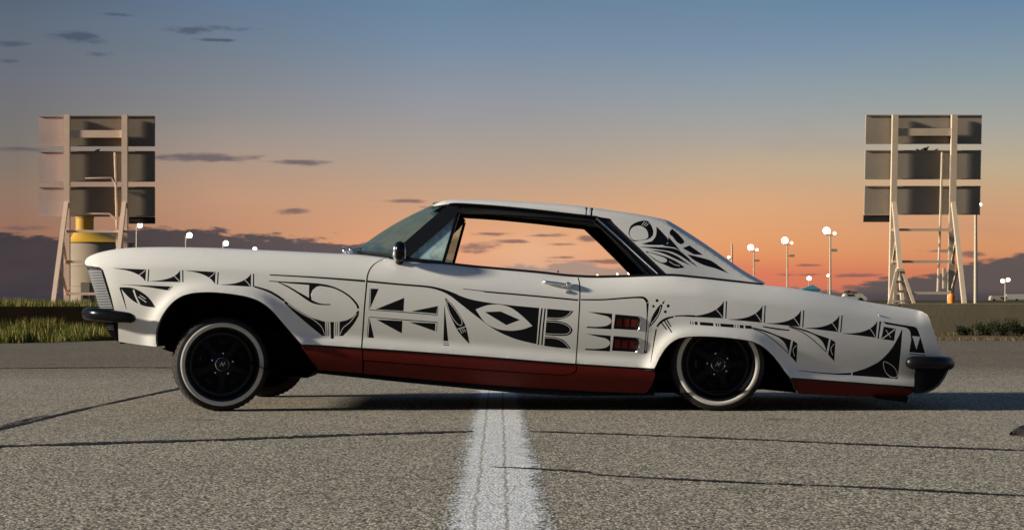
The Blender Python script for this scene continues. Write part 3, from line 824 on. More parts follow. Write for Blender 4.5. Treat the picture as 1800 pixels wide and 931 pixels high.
curve_tri((1345, 567.4), (1406.6, 574.2), (1408.4, 544.6), QP)
curve_tri((1412.6, 575.4), (1473.4, 583), (1475.8, 553.6), QP)
curve_tri((1479.8, 585), (1539.6, 593), (1542.4, 563.8), QP)
for xa, xb in ((1213, 1214.4), (1217, 1218.4), (1221, 1226), (1230, 1253.6), (1257.6, 1260), (1262, 1264), (1266, 1289.6), (1291.6, 1293), (1296, 1297.6), (1300, 1307), (1309.6, 1321)):
    y = lambda x: 567 + (x - 1213) * 0.074
    deco([(xa, y(xa) - 2.8), (xb, y(xb) - 2.8), (xb + .6, y(xb) + 2.8), (xa + .6, y(xa) + 2.8)], QP)
for dx, dy, far in ((0, 0, 0), (66.5, -2.4, 1)):
    s = 1.0
    deco([(x + dx, y + dy) for x, y in spl([(1318, 573.4), (1345, 580.4), (1370, 590), (1391, 597)], 4) + [(1386, 621)] + spl([(1384, 612), (1377, 600), (1360, 588.6), (1318, 575.4)], 4)[:-1]], QP)
    stroke([(1320 + dx, 576.4 + dy, 1.3), (1345 + dx, 586.6 + dy, 1.5), (1367 + dx, 603 + dy, 1.5), (1386 + dx, 621 + dy, 1.4)], QP)
    deco([(1394 + dx, 598 + dy), (1402 + dx, 603.4 + dy), (1400 + dx, 637 + dy), (1389 + dx, 625 + dy)], QP)
    pale([(1400 + dx, 606 + dy), (1394 + dx, 615 + dy), (1397 + dx, 626 + dy)], QP, 1.0)
stroke([(1341, 573.4, 2.0), (1365, 577.6, 2.8), (1388, 580, 2.0)], QP)
# rear quarter: corner blocks and big sweep
stroke([(1548, 564.4, 2.6), (1545.6, 580, 2.6), (1543.6, 595, 2.6)], QP)
deco([(1553.6, 573.6), (1574.6, 577.4), (1571.6, 598.6), (1548.8, 595.4)], QP)
pale([(1573, 578.4), (1562, 587), (1550.4, 595)], QP, 2.0); pale([(1557, 579), (1566, 593)], QP, 1.0)
deco([(1552, 564.8), (1580, 569.6)] + spl([(1600, 572.6), (1609, 574.6), (1614, 581), (1620, 599), (1626, 620.4)], 4) + [(1598.4, 618.4)] + spl([(1601.6, 598), (1600, 583), (1594, 576.4), (1580, 573.2), (1552, 568.6)], 4)[:-1], QP)
deco([(1603.6, 590), (1617.4, 591.4), (1611, 614)], QP, m='white', off=0.0046)
stroke([(1598, 621.6, 1.4), (1612, 622.6, 1.4), (1626.6, 624.4, 1.4)], QP)
deco([(1586.4, 579.8), (1583, 620), (1578, 665.6), (1540, 662.4), (1498.6, 659.4), (1498.6, 654)] + spl([(1520, 647.6), (1545, 635), (1565, 615), (1578, 594), (1584.6, 579.6)], 5), QP)
pale(cspl([(1553, 636), (1563, 638.4), (1574, 648), (1577, 661), (1566, 662), (1556, 652)], 4) + [(1553, 636)], QP, 1.1)
stroke([(1404, 650.6, 1.0), (1440, 654.6, 1.5), (1470, 656.8, 2.4), (1496, 656.6, 4.0)], QP)
# sail panel ornament
S = lambda P, m='print', off=0.0026: deco(P, RS, None, m)
S(spl([(1104.6, 410), (1108, 398), (1119, 390.4), (1135.6, 387.4), (1144, 394.6), (1148.6, 406)], 4) + spl([(1148, 413), (1141, 419.6), (1126, 422.4), (1112.4, 423.4), (1104.6, 410)], 4)[:-1])
S(cspl([(1106.6, 410), (1112, 399.4), (1124, 396.4), (1135, 402), (1139.4, 412), (1136, 419.4), (1114, 422)], 4), 'white', 0.0046)
for a in (0, 3.4, 6.6): pale([(1128 + a, 395.6 + a * .3), (1133.6 + a, 388.6 + a * .6)], RS, 1.0, Wup)
S(spl([(1154, 397.8), (1165, 409), (1174, 420), (1173, 427), (1166, 430.4), (1142, 430.2), (1128, 428.6)], 4) + spl([(1146, 423.6), (1153, 414), (1154, 397.8)], 4)[:-1])
S([(1175, 416), (1190, 433), (1196, 441), (1186, 435), (1164, 431.6), (1174, 428)])
S(spl([(1181.4, 401.8), (1192, 411), (1201, 421), (1203, 425.6), (1196.6, 429), (1186, 422), (1178, 412.6), (1177, 407)], 3))
S(spl([(1122, 433.6), (1155, 434), (1186, 437), (1204, 448), (1228, 470.6)], 4) + spl([(1205, 455), (1182, 443), (1150, 437.4), (1122, 433.6)], 4)[1:-1])
S(spl([(1140, 439.4), (1165, 445), (1190, 456), (1215, 467)], 4) + spl([(1195, 452), (1170, 442), (1140, 439.4)], 4)[1:-1])
S(spl([(1134, 441), (1158, 447), (1174, 452.4), (1190, 460), (1204, 470)], 4) + spl([(1204, 470), (1186, 471.6), (1168, 465), (1150, 456), (1134, 441)], 4)[1:-1])
S(cspl([(1138, 443.6), (1156, 448.4), (1170, 454), (1172, 459.6), (1163, 461), (1150, 454)], 4), 'white', 0.0046)
pale([(1176, 459), (1186, 465), (1195, 467)], RS, 1.1, Wup)
S(spl([(1208, 446.6), (1230, 452), (1250, 458), (1266, 469), (1281, 480.4)], 4) + spl([(1262, 472.6), (1238, 466), (1220, 457), (1208, 446.6)], 4)[1:-1])
S([(1200, 436), (1212, 431), (1236, 448), (1220, 447)])
pale([(1180, 414), (1200, 440), (1218, 461)], RS, 1.6, Wup)
for xa, xb in ((1029.5, 1031.6), (1038.2, 1041.4)):
    deco([(xa + 1.2, float(SIL(xa)) + 0.8), (xb + 1.2, float(SIL(xb)) + 0.8), (xb - .6, float(DRIP(xb)) - 0.6), (xa - .6, float(DRIP(xa)) - 0.6)], RS)
# front fender
fend = along(TOP, 149, 676.5, 150)
fend[0] = (149.3, 459.8)
fend += sh(GAP1, -1.3)
fend += [(x, float(BOT(x))) for x in np.linspace(632, 534, 16)]
fend += FARCH[::-1]
fend += [(240, 604.8), (208.5, 600), (208, 586), (207.6, 566), (207, 556), (201, 545), (196, 523), (190, 502), (184.5, 484), (181, 474), (175, 469.6), (152, 466.5), (149.4, 463)]
FENDER = both('front_fender', fend, Wlow, 'white', 5.0, flange=0.05, prints=PRINT['fender'], extra=rows_near(TOP, 152, 676, 3.5))
# door
door = [(x, float(TOP(x))) for x in np.linspace(680.5, 1014, 60)]
door[0] = (680.5, float(TOP(680.5)))
door += sh(GAP2, -1.1)
door += [(x, float(BOT(x))) for x in np.linspace(1009, 638.5, 50)]
door += sh(GAP1[::-1], 1.3)[:-1]
DOOR = both('door', door, Wlow, 'white', 5.0, flange=0.04, prints=PRINT['door'], extra=rows_near(TOP, 684, 1013, 3.5))
# rear quarter with two side scoops
V1 = [(1081.5, 552), (1122, 555.5), (1126, 559), (1126.5, 567), (1124, 577), (1121, 580), (1078.5, 577.5)]
V2 = [(1078.5, 590), (1119, 593), (1124, 597), (1124.3, 606), (1121, 615.5), (1118, 618.3), (1075.6, 616)]
qt = [(x, float(TOP(x))) for x in np.linspace(1017.5, 1618, 170)]
qt += [(1624, 548.6), (1629, 552), (1632.5, 557), (1636, 566), (1646, 596), (1654, 621), (1656, 627), (1630, 640), (1607.5, 655), (1607, 679)]
qt += [(x, float(BOT(x))) for x in np.linspace(1604, 1393, 40)]
qt += RARCH[::-1]
qt += [(x, float(BOT(x))) for x in np.linspace(1147, 1013.6, 20)]
qt += sh(GAP2[::-1], 1.1)
QUART = both('rear_quarter', qt, Wlow, 'white', 5.0, holes=[V1, V2], flange=0.05, prints=PRINT['quarter'], extra=rows_near(TOP, 1020, 1616, 3.5))
# dark inner shell behind the gaps
inn = [(215, 470)] + along(TOP, 260, 1590, 70, 9) + [(1620, 575), (1600, 672), (1395, 658)] + [(x, y - 6) for x, y in RARCH[::-1]] + [(1145, 640), (640, 606), (540, 600)] + [(x, y - 6) for x, y in FARCH[::-1]] + [(255, 560), (220, 540)]
both('inner_shell', inn, lambda a, b: Wlow(a, b) - 0.06, 'under', 12.0, flange=0)

# --- black line and oxblood rockers
def strip(x0, x1, n, a, b):
    return [(x, float(BOT(x)) + a) for x in np.linspace(x0, x1, n)] + [(x, float(BOT(x)) + b) for x in np.linspace(x1, x0, n)]
both('sill_trim', strip(531, 1149, 60, 0.4, 4.2), lambda a, b: Wlow(a, BOT(a) - 1) - 0.014, 'black', 4.0, flange=0.04)
both('sill_trim', strip(1390, 1606, 24, 0.4, 4.2), lambda a, b: Wlow(a, BOT(a) - 1) - 0.014, 'black', 4.0, flange=0.04)
r1 = [(529, 607.8)] + [(x, float(BOT(x)) + 3.6) for x in np.linspace(534, 636.4, 14)] + [(637.4, 655.5), (600, 652.6), (558.8, 649.6), (546, 632)]
both('rocker_panel', r1, Wroc, 'red', 6.0, flange=0.05)
r2 = [(x, float(BOT(x)) + 3.6) for x in np.linspace(638.2, 1013, 40)] + [(1012, 651), (1006, 656), (990, 658.5), (860, 650), (640.5, 632.5), (638.6, 631.5)]
both('rocker_panel', r2, Wroc, 'red', 6.0, flange=0.05)
r3 = [(640, 634.2), (860, 651.6), (990, 660), (1009, 657), (1014.4, 651), (1015, 642.2)] + [(x, float(BOT(x)) + 3.6) for x in np.linspace(1030, 1151.5, 16)] + \
     [(1151.5, 660), (1147, 674), (1142.7, 682), (1137, 689), (1128.7, 692), (1060, 691), (988.7, 687.5), (909, 680.5), (760, 667.7), (639.4, 656)]
both('rocker_panel', r3, lambda a, b: Wroc(a, b) + 0.006, 'red', 6.0, flange=0.05)
r4 = [(x, float(BOT(x)) + 3.6) for x in np.linspace(1391, 1606.5, 24)] + [(1606, 686), (1601, 692), (1594, 697), (1540, 697.5), (1492, 696.2), (1405.5, 691.5), (1400, 682)]
both('rocker_panel', r4, Wroc, 'red', 6.0, flange=0.05)
# arch lips (thin dark rolled edges)
for A in (FARCH, RARCH):
    pts = []
    for x, y in A:
        d = YC - float(Wlow(x, y)) + 0.008
        pts.append(PX(x, y + 0.4, d))
    mb = MB().tube(pts, 0.005, 6)
    mb.build('arch_lip', 'black', CAR)
    obj('arch_lip', *mir(mb.v, mb.f), 'black', CAR)

# --- side scoops
for V in (V1, V2):
    c = np.mean(np.array(V), axis=0)
    big = [tuple(c + (np.array(p) - c) * 1.03) for p in V]
    hous = both('side_scoop', big, lambda a, b: Wlow(a, b) - 0.028, 'black', 6.0, flange=0, far=True)
    x0, y0 = V[0]; sl = 3.0 / 42
    for q in range(3):
        xa = x0 + 2.5 + q * 13.0; xb = xa + (9.6 if q < 2 else 9.0)
        sk = -0.05
        rc = [(xa, y0 + 6.5 + (xa - x0) * sl), (xb, y0 + 6.5 + (xb - x0) * sl + (1.0 if q == 2 else 0)), (xb - 1.2, y0 + 20.8 + (xb - x0) * sl * 0.6), (xa - 1.2, y0 + 20.8 + (xa - x0) * sl * 0.6)]
        both('scoop_insert', rc, lambda a, b: Wlow(a, b) - 0.010, 'redlit', 4.0, flange=0.015, far=False, parent=hous)
    bz = [PX(x, y, YC - float(Wlow(x, y)) - 0.001) for x, y in spl(V[1:6], 4)]
    MB().tube(bz, [0.002 + 0.0045 * math.sin(math.pi * min(1, max(0, i / (len(bz) - 1)))) for i in range(len(bz))], 6).build('chrome_lip', 'chrome', hous)

# --- hood, deck, nose and tail surfaces between the two sides
def station(px, dy=0.3):
    y = float(TOP(px)) + dy
    d = YC - float(Wlow(px, y))
    return PX(px, y, d)
def topsurf(name, xs, crown, m, drop=0.0, parent=None):
    rows = []
    for x in xs:
        c = station(x); w = YC - c.y
        row = []
        for i in range(25):
            s = -1 + 2 * i / 24
            row.append((c.x, YC + s * w, c.z + crown(x) * (1 - s * s) - drop))
        rows.append(row)
    mb = MB().loft(rows)
    return mb.build(name, m, CAR)
topsurf('hood', list(np.linspace(149.5, 612, 70)), lambda x: 0.018 * float(sm((x - 150) / 60)), 'white', 0.0)
topsurf('cowl_panel', list(np.linspace(613.5, 712, 16)), lambda x: 0.018, 'white', 0.0)
topsurf('trunk_lid', list(np.linspace(1338, 1624, 50)), lambda x: -0.004, 'white', 0.0)
# nose face: dark grille between the fenders
nose = []
for y in np.linspace(463, 600, 18):
    x = float(np.interp(y, [463, 470, 560, 600], [150, 153, 196, 206]))
    c = PX(x, y, YC - float(Wlow(x, y)) + 0.015); w = YC - c.y
    nose.append([(c.x + 0.03 * (1 - abs(s) ** 6) - 0.02 * (1 - s * s), YC + s * w, c.z) for s in np.linspace(-1, 1, 25)])
GRL = MB().loft(nose).build('front_grille', 'black', CAR)
for rw in nose[2:12]:
    MB().tube([Vector(p) + Vector((-0.006, 0, 0)) for p in rw[2:-2]], 0.0035, 6).build('grille_bar', 'dchrome', GRL)
# clamshell headlamp covers at the fender noses: frame plus slats
CL = [(151.6, 466.5), (176, 470.2), (181, 476), (201.3, 545.2), (176, 542.5)]
both('headlamp_cover', CL, lambda a, b: Wlow(a, b) - 0.020, 'black', 5.0, flange=0.03)
clam = both('headlamp_cover', [(163, 474.5), (176.5, 474.5), (198.5, 542), (178, 542)], lambda a, b: Wlow(a, b) - 0.016, 'black', 5.0, flange=0.01, far=False, lab='silvered slatted cover in the fender nose')
NSL = 24
for i in range(NSL):
    t = (i + 0.5) / NSL
    y = 474 + t * 68
    xl = 154.5 + (175.5 - 154.5) * t; xr = 177.5 + (198.5 - 177.5) * t
    pts = [PX(x, y + (x - xl) * 0.03, YC - float(Wlow(x, y)) + 0.005) for x in np.linspace(xl, xr, 6)]
    MB().tube(pts, 0.0032, 6).build('slat', 'slat', clam)
# lower front valance (black, ribbed)
both('front_valance', [(185.5, 569), (206.6, 566), (208.4, 600.5), (197, 592), (189, 580)], lambda a, b: Wlow(a, b) - 0.03, 'gloss', 5.0, flange=0.06)
for i in range(3):
    y = 571.5 + i * 3.4
    pts = [PX(x, y, YC - float(Wlow(x, y)) + 0.026) for x in np.linspace(187.5 + i, 201, 5)]
    MB().tube(pts, 0.0022, 6).build('valance_rib', 'dchrome', CAR)
low = []
for y in np.linspace(567, 604, 8):
    x = float(np.interp(y, [567, 604], [187, 212]))
    c = PX(x, y, YC - float(Wlow(x, y)) + 0.05); w = YC - c.y
    low.append([(c.x, YC + s * w, c.z) for s in np.linspace(-1, 1, 13)])
MB().loft(low).build('front_valance', 'black', CAR)

# front bumper: one bar wrapping the nose
def wp(px, py, w): return PX(px, py, YC - w)
hw = [(233, 559.5, 0.965, 0.030, 0.62), (231, 559, 0.978, 0.036, 0.95), (222, 557.6, 0.985, 0.040, 1), (205, 556, 0.975, 0.044, 1), (185, 553.5, 0.955, 0.048, 1), (168, 552, 0.925, 0.049, 1), (157, 551, 0.87, 0.047, 0.95), (152, 551, 0.78, 0.045, 0.9)]
half = []
for (x, y, w, rz, sc) in hw:
    p = wp(x, y, w); half.append((p.x, w, p.z, 0.032 * sc, rz * 0.82 * (sc if sc < 0.9 else 1)))
xf = half[-1][0] - 0.012
full = half + [(xf - 0.004, 0.5, half[-1][2], 0.03, 0.036), (xf - 0.02, 0.0, half[-1][2], 0.03, 0.036)]
full = full + [(a, -b, c, d, e) for a, b, c, d, e in full[-2::-1]]
full = spl(full, 3)
rings = []
for i, (x, w, z, rd, rv) in enumerate(full):
    a = full[max(i - 1, 0)]; b = full[min(i + 1, len(full) - 1)]
    t = Vector((b[0] - a[0], -(b[1] - a[1]), 0)).normalized(); nn = Vector((t.y, -t.x, 0))
    rings.append([Vector((x, YC - w, z)) + nn * rd * math.cos(q) + Vector((0, 0, 1)) * rv * math.sin(q) for q in [2 * math.pi * j / 16 for j in range(16)]])
mb = MB().loft(rings, True)
n0 = len(rings) * 16
mb.f += [tuple(range(15, -1, -1)), tuple(range(n0 - 16, n0))]
mb.build('front_bumper', 'gloss', CAR)

# rear bumper: bar plus deep skirt
hb = [(1596, 637, 0.870, 0.3), (1598, 637, 0.888, 0.75), (1604, 637, 0.902, 1), (1622, 637, 0.902, 1), (1640, 637.5, 0.890, 1), (1656, 638, 0.86, 1), (1665, 638, 0.80, 1), (1668, 638, 0.70, 1)]
half = []
for (x, y, w, sc) in hb:
    p = wp(x, y, w); half.append((p.x, w, p.z, 0.034 * sc, 0.040 * sc))
xf = half[-1][0] + 0.012
full = half + [(xf + 0.004, 0.45, half[-1][2], 0.034, 0.040), (xf + 0.012, 0.0, half[-1][2], 0.034, 0.040)]
full = full + [(a, -b, c, d, e) for a, b, c, d, e in full[-2::-1]]
full = spl(full, 3)
rings = []
for i, (x, w, z, rd, rv) in enumerate(full):
    a = full[max(i - 1, 0)]; b = full[min(i + 1, len(full) - 1)]
    t = Vector((b[0] - a[0], -(b[1] - a[1]), 0)).normalized(); nn = Vector((-t.y, t.x, 0))
    rings.append([Vector((x, YC - w, z)) + nn * rd * math.cos(q) + Vector((0, 0, 1)) * rv * math.sin(q) for q in [2 * math.pi * j / 16 for j in range(16)]])
mb = MB().loft(rings, True)
n0 = len(rings) * 16
mb.f += [tuple(range(15, -1, -1)), tuple(range(n0 - 16, n0))]
RB = mb.build('rear_bumper', 'satin', CAR)
sk = [(1608.4, 642, 0.0), (1669, 642, 0.0), (1663, 653, 0), (1656, 665, 0), (1648, 675, 0), (1638, 682.5, 0), (1625, 688, 0), (1608.4, 691, 0)]
skp = [(x, y) for x, y, _ in sk]
v, f = sheet(skp, lambda a, b: 0.895 - 0.0000165 * np.maximum(np.asarray(a) - 1612, 0) ** 2.05, 4.0, flange=0.0)
n0 = len(v)
v2, f2 = mir(v, f)
obj('bumper_skirt', v, f, 'skirt', RB); obj('bumper_skirt', v2, f2, 'skirt', RB)
rows = []
for x, y in [(1667, 642), (1663, 653), (1656, 665), (1648, 675), (1638, 682.5), (1625, 688), (1609, 691)]:
    p = PX(x, y, YC - 0.8)
    rows.append([(p.x, YC + s * (0.895 - 0.0000165 * max(x - 1612, 0) ** 2.05), p.z) for s in np.linspace(-1, 1, 9)])
MB().loft(rows).build('bumper_skirt', 'skirt', RB)
# tail face
rows = []
for x, y in [(1622, 548.2), (1630, 553), (1634, 561), (1641, 581), (1649, 606), (1656, 627)]:
    y2 = y + 1
    d = YC - float(Wlow(x, y2)); c = PX(x, y, d); w = YC - c.y
    rows.append([(c.x + 0.01 * (1 - s * s), YC + s * w, c.z) for s in np.linspace(-1, 1, 17)])
MB().loft(rows).build('tail_panel', 'white', CAR)
MB().add([PX(1535, 697, YC - .84), PX(1597, 697, YC - .84), PX(1594, 707, YC - .82), PX(1540, 700, YC - .82), PX(1535, 697, YC - .6), PX(1597, 697, YC - .6), PX(1594, 707, YC - .6), PX(1540, 700, YC - .6)],
         [(0, 3, 2, 1), (4, 5, 6, 7), (0, 1, 5, 4), (1, 2, 6, 5), (2, 3, 7, 6), (3, 0, 4, 7)]).build('tow_bracket', 'under', CAR)

# --- greenhouse
roof_near = [(x, float(DRIP(x))) for x in np.linspace(763, 1073, 60)]
sail = [(1080, 393), (1126, 437), (1171.8, 481)]
rp = along(SIL, 763.5, 1345, 230) + [(1343, 499.8)] + [(x, float(BELT(x)) - 0.6) for x in np.linspace(1338, 1173, 30)] + sail[::-1] + roof_near[::-1]
ROOFS = both('roof_side', rp, Wup, 'white', 5.0, flange=0.03, prints=PRINT['sail'], extra=rows_near(SIL, 766, 1343, 2.5, (0.5, 1.1, 2.0, 3.2, 4.8, 6.6, 9.0)))
# roof skin
def upst(px):
    y = float(SIL(px)) + 0.05
    return PX(px, y, YC - float(Wup(px, y)))
rows = []; rowsi = []
for x in np.linspace(763.5, 1176, 60):
    c = upst(x); w = YC - c.y
    rows.append([(c.x - 0.05 * (1 - s * s) * float(sm((800 - x) / 40)), YC + s * w, c.z + 0.016 * (1 - s * s)) for s in np.linspace(-1, 1, 25)])
    rowsi.append([(c.x - 0.05 * (1 - s * s) * float(sm((800 - x) / 40)), YC + s * (w + 0.045), c.z + 0.012 * (1 - s * s) - 0.035) for s in np.linspace(-1, 1, 25)])
ROOF = MB().loft(rows).build('roof', 'white', CAR)
MB().loft(rowsi).build('headliner', 'vinyl', CAR)
# rear glass and sail inner faces
rows = []; inner = []; inner2 = []
for x in np.linspace(1177, 1340, 30):
    c = upst(x); w = YC - c.y
    dp = 0.03 * float(sm((x - 1177) / 20)) * float(sm((1342 - x) / 30))
    rows.append([(c.x, YC + s * (w - 0.03), c.z - dp - 0.002) for s in np.linspace(-1, 1, 15)])
    inner.append([(c.x, c.y, c.z), (c.x, c.y + 0.03, c.z - dp - 0.002)])
MB().loft(rows).build('rear_window', 'bglass', CAR)
mb = MB().loft(inner)
mb.build('window_reveal', 'white', CAR); obj('window_reveal', *mir(mb.v, mb.f), 'white', CAR)
tr_ = [upst(x) + Vector((0, -0.002, 0.002)) for x in np.linspace(1212, 1243, 6)]
# drip rail and window-header trim
dr = [PX(x, y + 0.5, YC - float(Wup(x, y)) - 0.004) for x, y in along(DRIP, 790, 1050, 40)]
mb = MB().tube(dr, 0.006, 6); mb.build('drip_rail', 'black', CAR); obj('drip_rail', *mir(mb.v, mb.f), 'black', CAR)
hd = along(DRIP, 797, 1048, 30, 1.2) + [(1047, 389.5)] + [(x, float(DRIP(x)) + 8.0) for x in np.linspace(1040, 806, 30)]
both('window_header', hd, lambda a, b: Wup(a, b) - 0.012, 'black', 5.0, flange=0.05)
# C-pillar reveal: recessed bevel with its shade painted in black, chrome moulding, weather strip
both('pillar_bevel', [(1046, 381), (1073, 385), (1080, 393), (1126, 437), (1171.8, 481), (1168, 485), (1150, 485), (1105, 437), (1046, 385.5)], lambda a, b: Wup(a, b) - 0.012, 'black', 5.0, flange=0.05)
ch = [PX(x, y, YC - float(Wup(x, y)) + 0.004) for x, y in spl([(1048, 383), (1080, 411), (1118, 446), (1156, 480.5)], 8)]
mb = MB().tube(ch, 0.0042, 6); mb.build('chrome_moulding', 'chrome', CAR); obj('chrome_moulding', *mir(mb.v, mb.f), 'chrome', CAR)
both('weather_strip', [(1046, 384.5), (1080, 414), (1118, 449), (1152, 484), (1144, 484), (1108, 448.5), (1074, 416.5), (1043, 389)], lambda a, b: Wup(a, b) - 0.03, 'gloss', 5.0, flange=0.05)
# A-pillar
ap = [(694, 450), (710, 426.5), (749.5, 391.8), (787, 360.8), (800, 358.5), (808, 370), (794, 386), (748, 426.5), (722, 449), (716, 460), (700, 458)]
both('windshield_pillar', ap, lambda a, b: Wup(a, b) - 0.004, 'black', 5.0, flange=0.055)
# vent window: frame post, sill bar and pane
both('vent_post', [(803, 373), (808.5, 374), (782, 461), (776.5, 460.5)], lambda a, b: Wup(a, b) - 0.006, 'gloss', 5.0, flange=0.025)
both('vent_glass', [(721, 451), (748, 427), (794, 386.5), (803, 377), (777.5, 459.5), (722, 455)], lambda a, b: Wup(a, b) - 0.018, 'vglass', 8.0, flange=0)
both('vent_frame', [(716, 452), (776, 458), (778, 463), (712, 460)], lambda a, b: Wup(a, b) - 0.006, 'black', 5.0, flange=0.03)
# belt trim
both('belt_moulding', along(BELT, 684, 1342, 90, -2.2) + along(BELT, 1340, 684, 90, 1.9), lambda a, b: Wlow(a, TOP(a) + 0.6) - 0.004, 'black', 4.0, flange=0.06)
# inner door top (dark, closes the slot below the glass)
# windshield
rows = []
for i in range(17):
    t = i / 16
    pn = PX(712 + (790 - 712) * t, 449 + (361.5 - 449) * t, YC - float(Wup(712 + 78 * t, 449 - 87.5 * t)) + 0.012)
    pc_ = PX(624 + (764 - 624) * t - 2 * math.sin(math.pi * t), 443.5 + (361.5 - 443.5) * t - 5.5 * math.sin(math.pi * t), YC)
    row = []
    for s in np.linspace(-1, 1, 33):
        b = 1 - abs(s) ** 2.6
        row.append((pn.x + (pc_.x - pn.x) * b, YC + s * (YC - pn.y), pn.z + (pc_.z - pn.z) * b))
    rows.append(row)
MB().loft(rows).build('windshield', 'glass', CAR)
top_ = [Vector(p) + Vector((-0.002, 0, 0.004)) for p in rows[-1]]
MB().tube(top_, 0.008, 6).build('windshield_trim', 'dchrome', CAR)
bot_ = [Vector(p) + Vector((-0.006, 0, 0.0)) for p in rows[0]]
MB().tube(bot_, 0.010, 6).build('windshield_trim', 'black', CAR)

# --- cabin
cab = MB()
cab.box(-0.78, 1.05, YC - 0.80, YC + 0.80, 0.20, 0.24)
cab.build('cabin_floor', 'under', CAR)
for s in (-1, 1):
    mb = MB()
    p0 = [(x, float(BELT(x)) + 3) for x in (712, 860, 1010, 1150)]
    pts = [PX(x, y, YC - float(Wup(x, y)) + 0.05) for x, y in p0]
    rows = [[(p.x, YC + s * (YC - p.y), p.z - 0.004) for p in pts], [(p.x, YC + s * (YC - p.y - 0.04), p.z - 0.01) for p in pts], [(p.x, YC + s * (YC - p.y - 0.05), 0.25) for p in pts]]
    mb.loft(rows).build('door_card', 'vinyl', CAR)
dash = MB()
dp = [(-0.98, 0.90), (-0.80, 0.915), (-0.62, 0.905), (-0.56, 0.87), (-0.58, 0.70), (-0.70, 0.55), (-0.98, 0.55)]
dash.loft([[(x, YC - 0.78, z) for x, z in dp], [(x, YC + 0.78, z) for x, z in dp]])
dash.f += [tuple(range(7)), tuple(range(13, 6, -1))]
dash.build('dashboard', 'vinyl', CAR)
def seat(cx, y0, y1, back, top):
    s = MB()
    prof = [(cx - 0.45, 0.38), (cx - 0.47, 0.46), (cx - 0.40, 0.50), (cx + 0.02, 0.46), (cx + back - 0.06, top - 0.05), (cx + back, top), (cx + back + 0.10, top - 0.04), (cx + 0.16, 0.40), (cx + 0.1, 0.32)]
    n = len(prof); L = []
    for y, sc in ((y0, 0.9), (y0 + 0.05, 1.0), (y1 - 0.05, 1.0), (y1, 0.9)):
        L.append([(cx + (x - cx) * sc, y, 0.4 + (z - 0.4) * sc) for x, z in prof])
    s.loft(L, True); s.f += [tuple(range(n)), tuple(range(4 * n - 1, 3 * n - 1, -1))]
    return s.build('seat', 'vinyl', CAR)
seat(0.0, YC - 0.66, YC - 0.08, 0.20, 0.80); seat(0.0, YC + 0.08, YC + 0.66, 0.20, 0.80); seat(0.82, YC - 0.66, YC + 0.66, 0.16, 0.80)
# steering wheel
swc = Vector((-0.47, YC - 0.42, 0.845)); tilt = R(27)
ring = []
for i in range(40):
    a = 2 * math.pi * i / 40
    ring.append(swc + Vector((-math.sin(tilt) * math.cos(a) * 0.195, math.sin(a) * 0.195, math.cos(tilt) * math.cos(a) * 0.195)))
SW = MB().tube(ring + [ring[0]], 0.0125, 8, cap=False).build('steering_wheel', 'gloss', CAR)
mb = MB()
for a in (R(90), R(210), R(330)):
    mb.bar(swc, swc + Vector((-math.sin(tilt) * math.cos(a) * 0.19, math.sin(a) * 0.19, math.cos(tilt) * math.cos(a) * 0.19)), 0.02, 0.01)
mb.build('wheel_spoke', 'dchrome', SW)
MB().tube([swc, swc + Vector((-0.25, 0, -0.12))], 0.025, 10).build('steering_column', 'black', CAR)
# rear-view mirror inside
MB().box(-0.47, -0.45, YC - 0.12, YC + 0.10, 1.135, 1.185).build('rear_view_mirror', 'black', CAR)

# --- door mirror
mp = PX(703, 443, YC - 0.955)
def ell(c, rx, ry, rz, ex=2.4, n=24, m=14):
    mb = MB(); v = []; f = []
    for i in range(m + 1):
        t = -math.pi / 2 + math.pi * i / m
        for j in range(n):
            a = 2 * math.pi * j / n
            cx_, sx_ = math.cos(a), math.sin(a); ct, st = math.cos(t), math.sin(t)
            q = lambda z: math.copysign(abs(z) ** (2 / ex), z)
            v.append((c[0] + rx * q(st), c[1] + ry * q(ct) * q(cx_), c[2] + rz * q(ct) * q(sx_)))
    for i in range(m):
        for j in range(n):
            a = i * n + j; b = i * n + (j + 1) % n
            f.append((a, b, b + n, a + n))
    return mb.add(v, f)
DM = ell((mp.x, mp.y, mp.z + 0.004), 0.037, 0.060, 0.062).build('door_mirror', 'gloss', CAR)
ell((mp.x - 0.022, mp.y, mp.z + 0.004), 0.022, 0.052, 0.054).build('mirror_cap', 'chrome', DM)
ell((mp.x + 0.032, mp.y, mp.z + 0.004), 0.007, 0.048, 0.046).build('mirror_pane', 'mirror', DM)
mb = MB().tube([(mp.x, mp.y + 0.03, mp.z - 0.05), (mp.x - 0.01, mp.y + 0.06, mp.z - 0.064), (mp.x - 0.012, mp.y + 0.14, mp.z - 0.06)], [0.02, 0.024, 0.028], 10)
mb.build('mirror_foot', 'gloss', DM)
ell((mp.x - 0.046, mp.y + 0.10, mp.z - 0.02), 0.010, 0.02, 0.030).build('mirror_foot', 'black', DM)
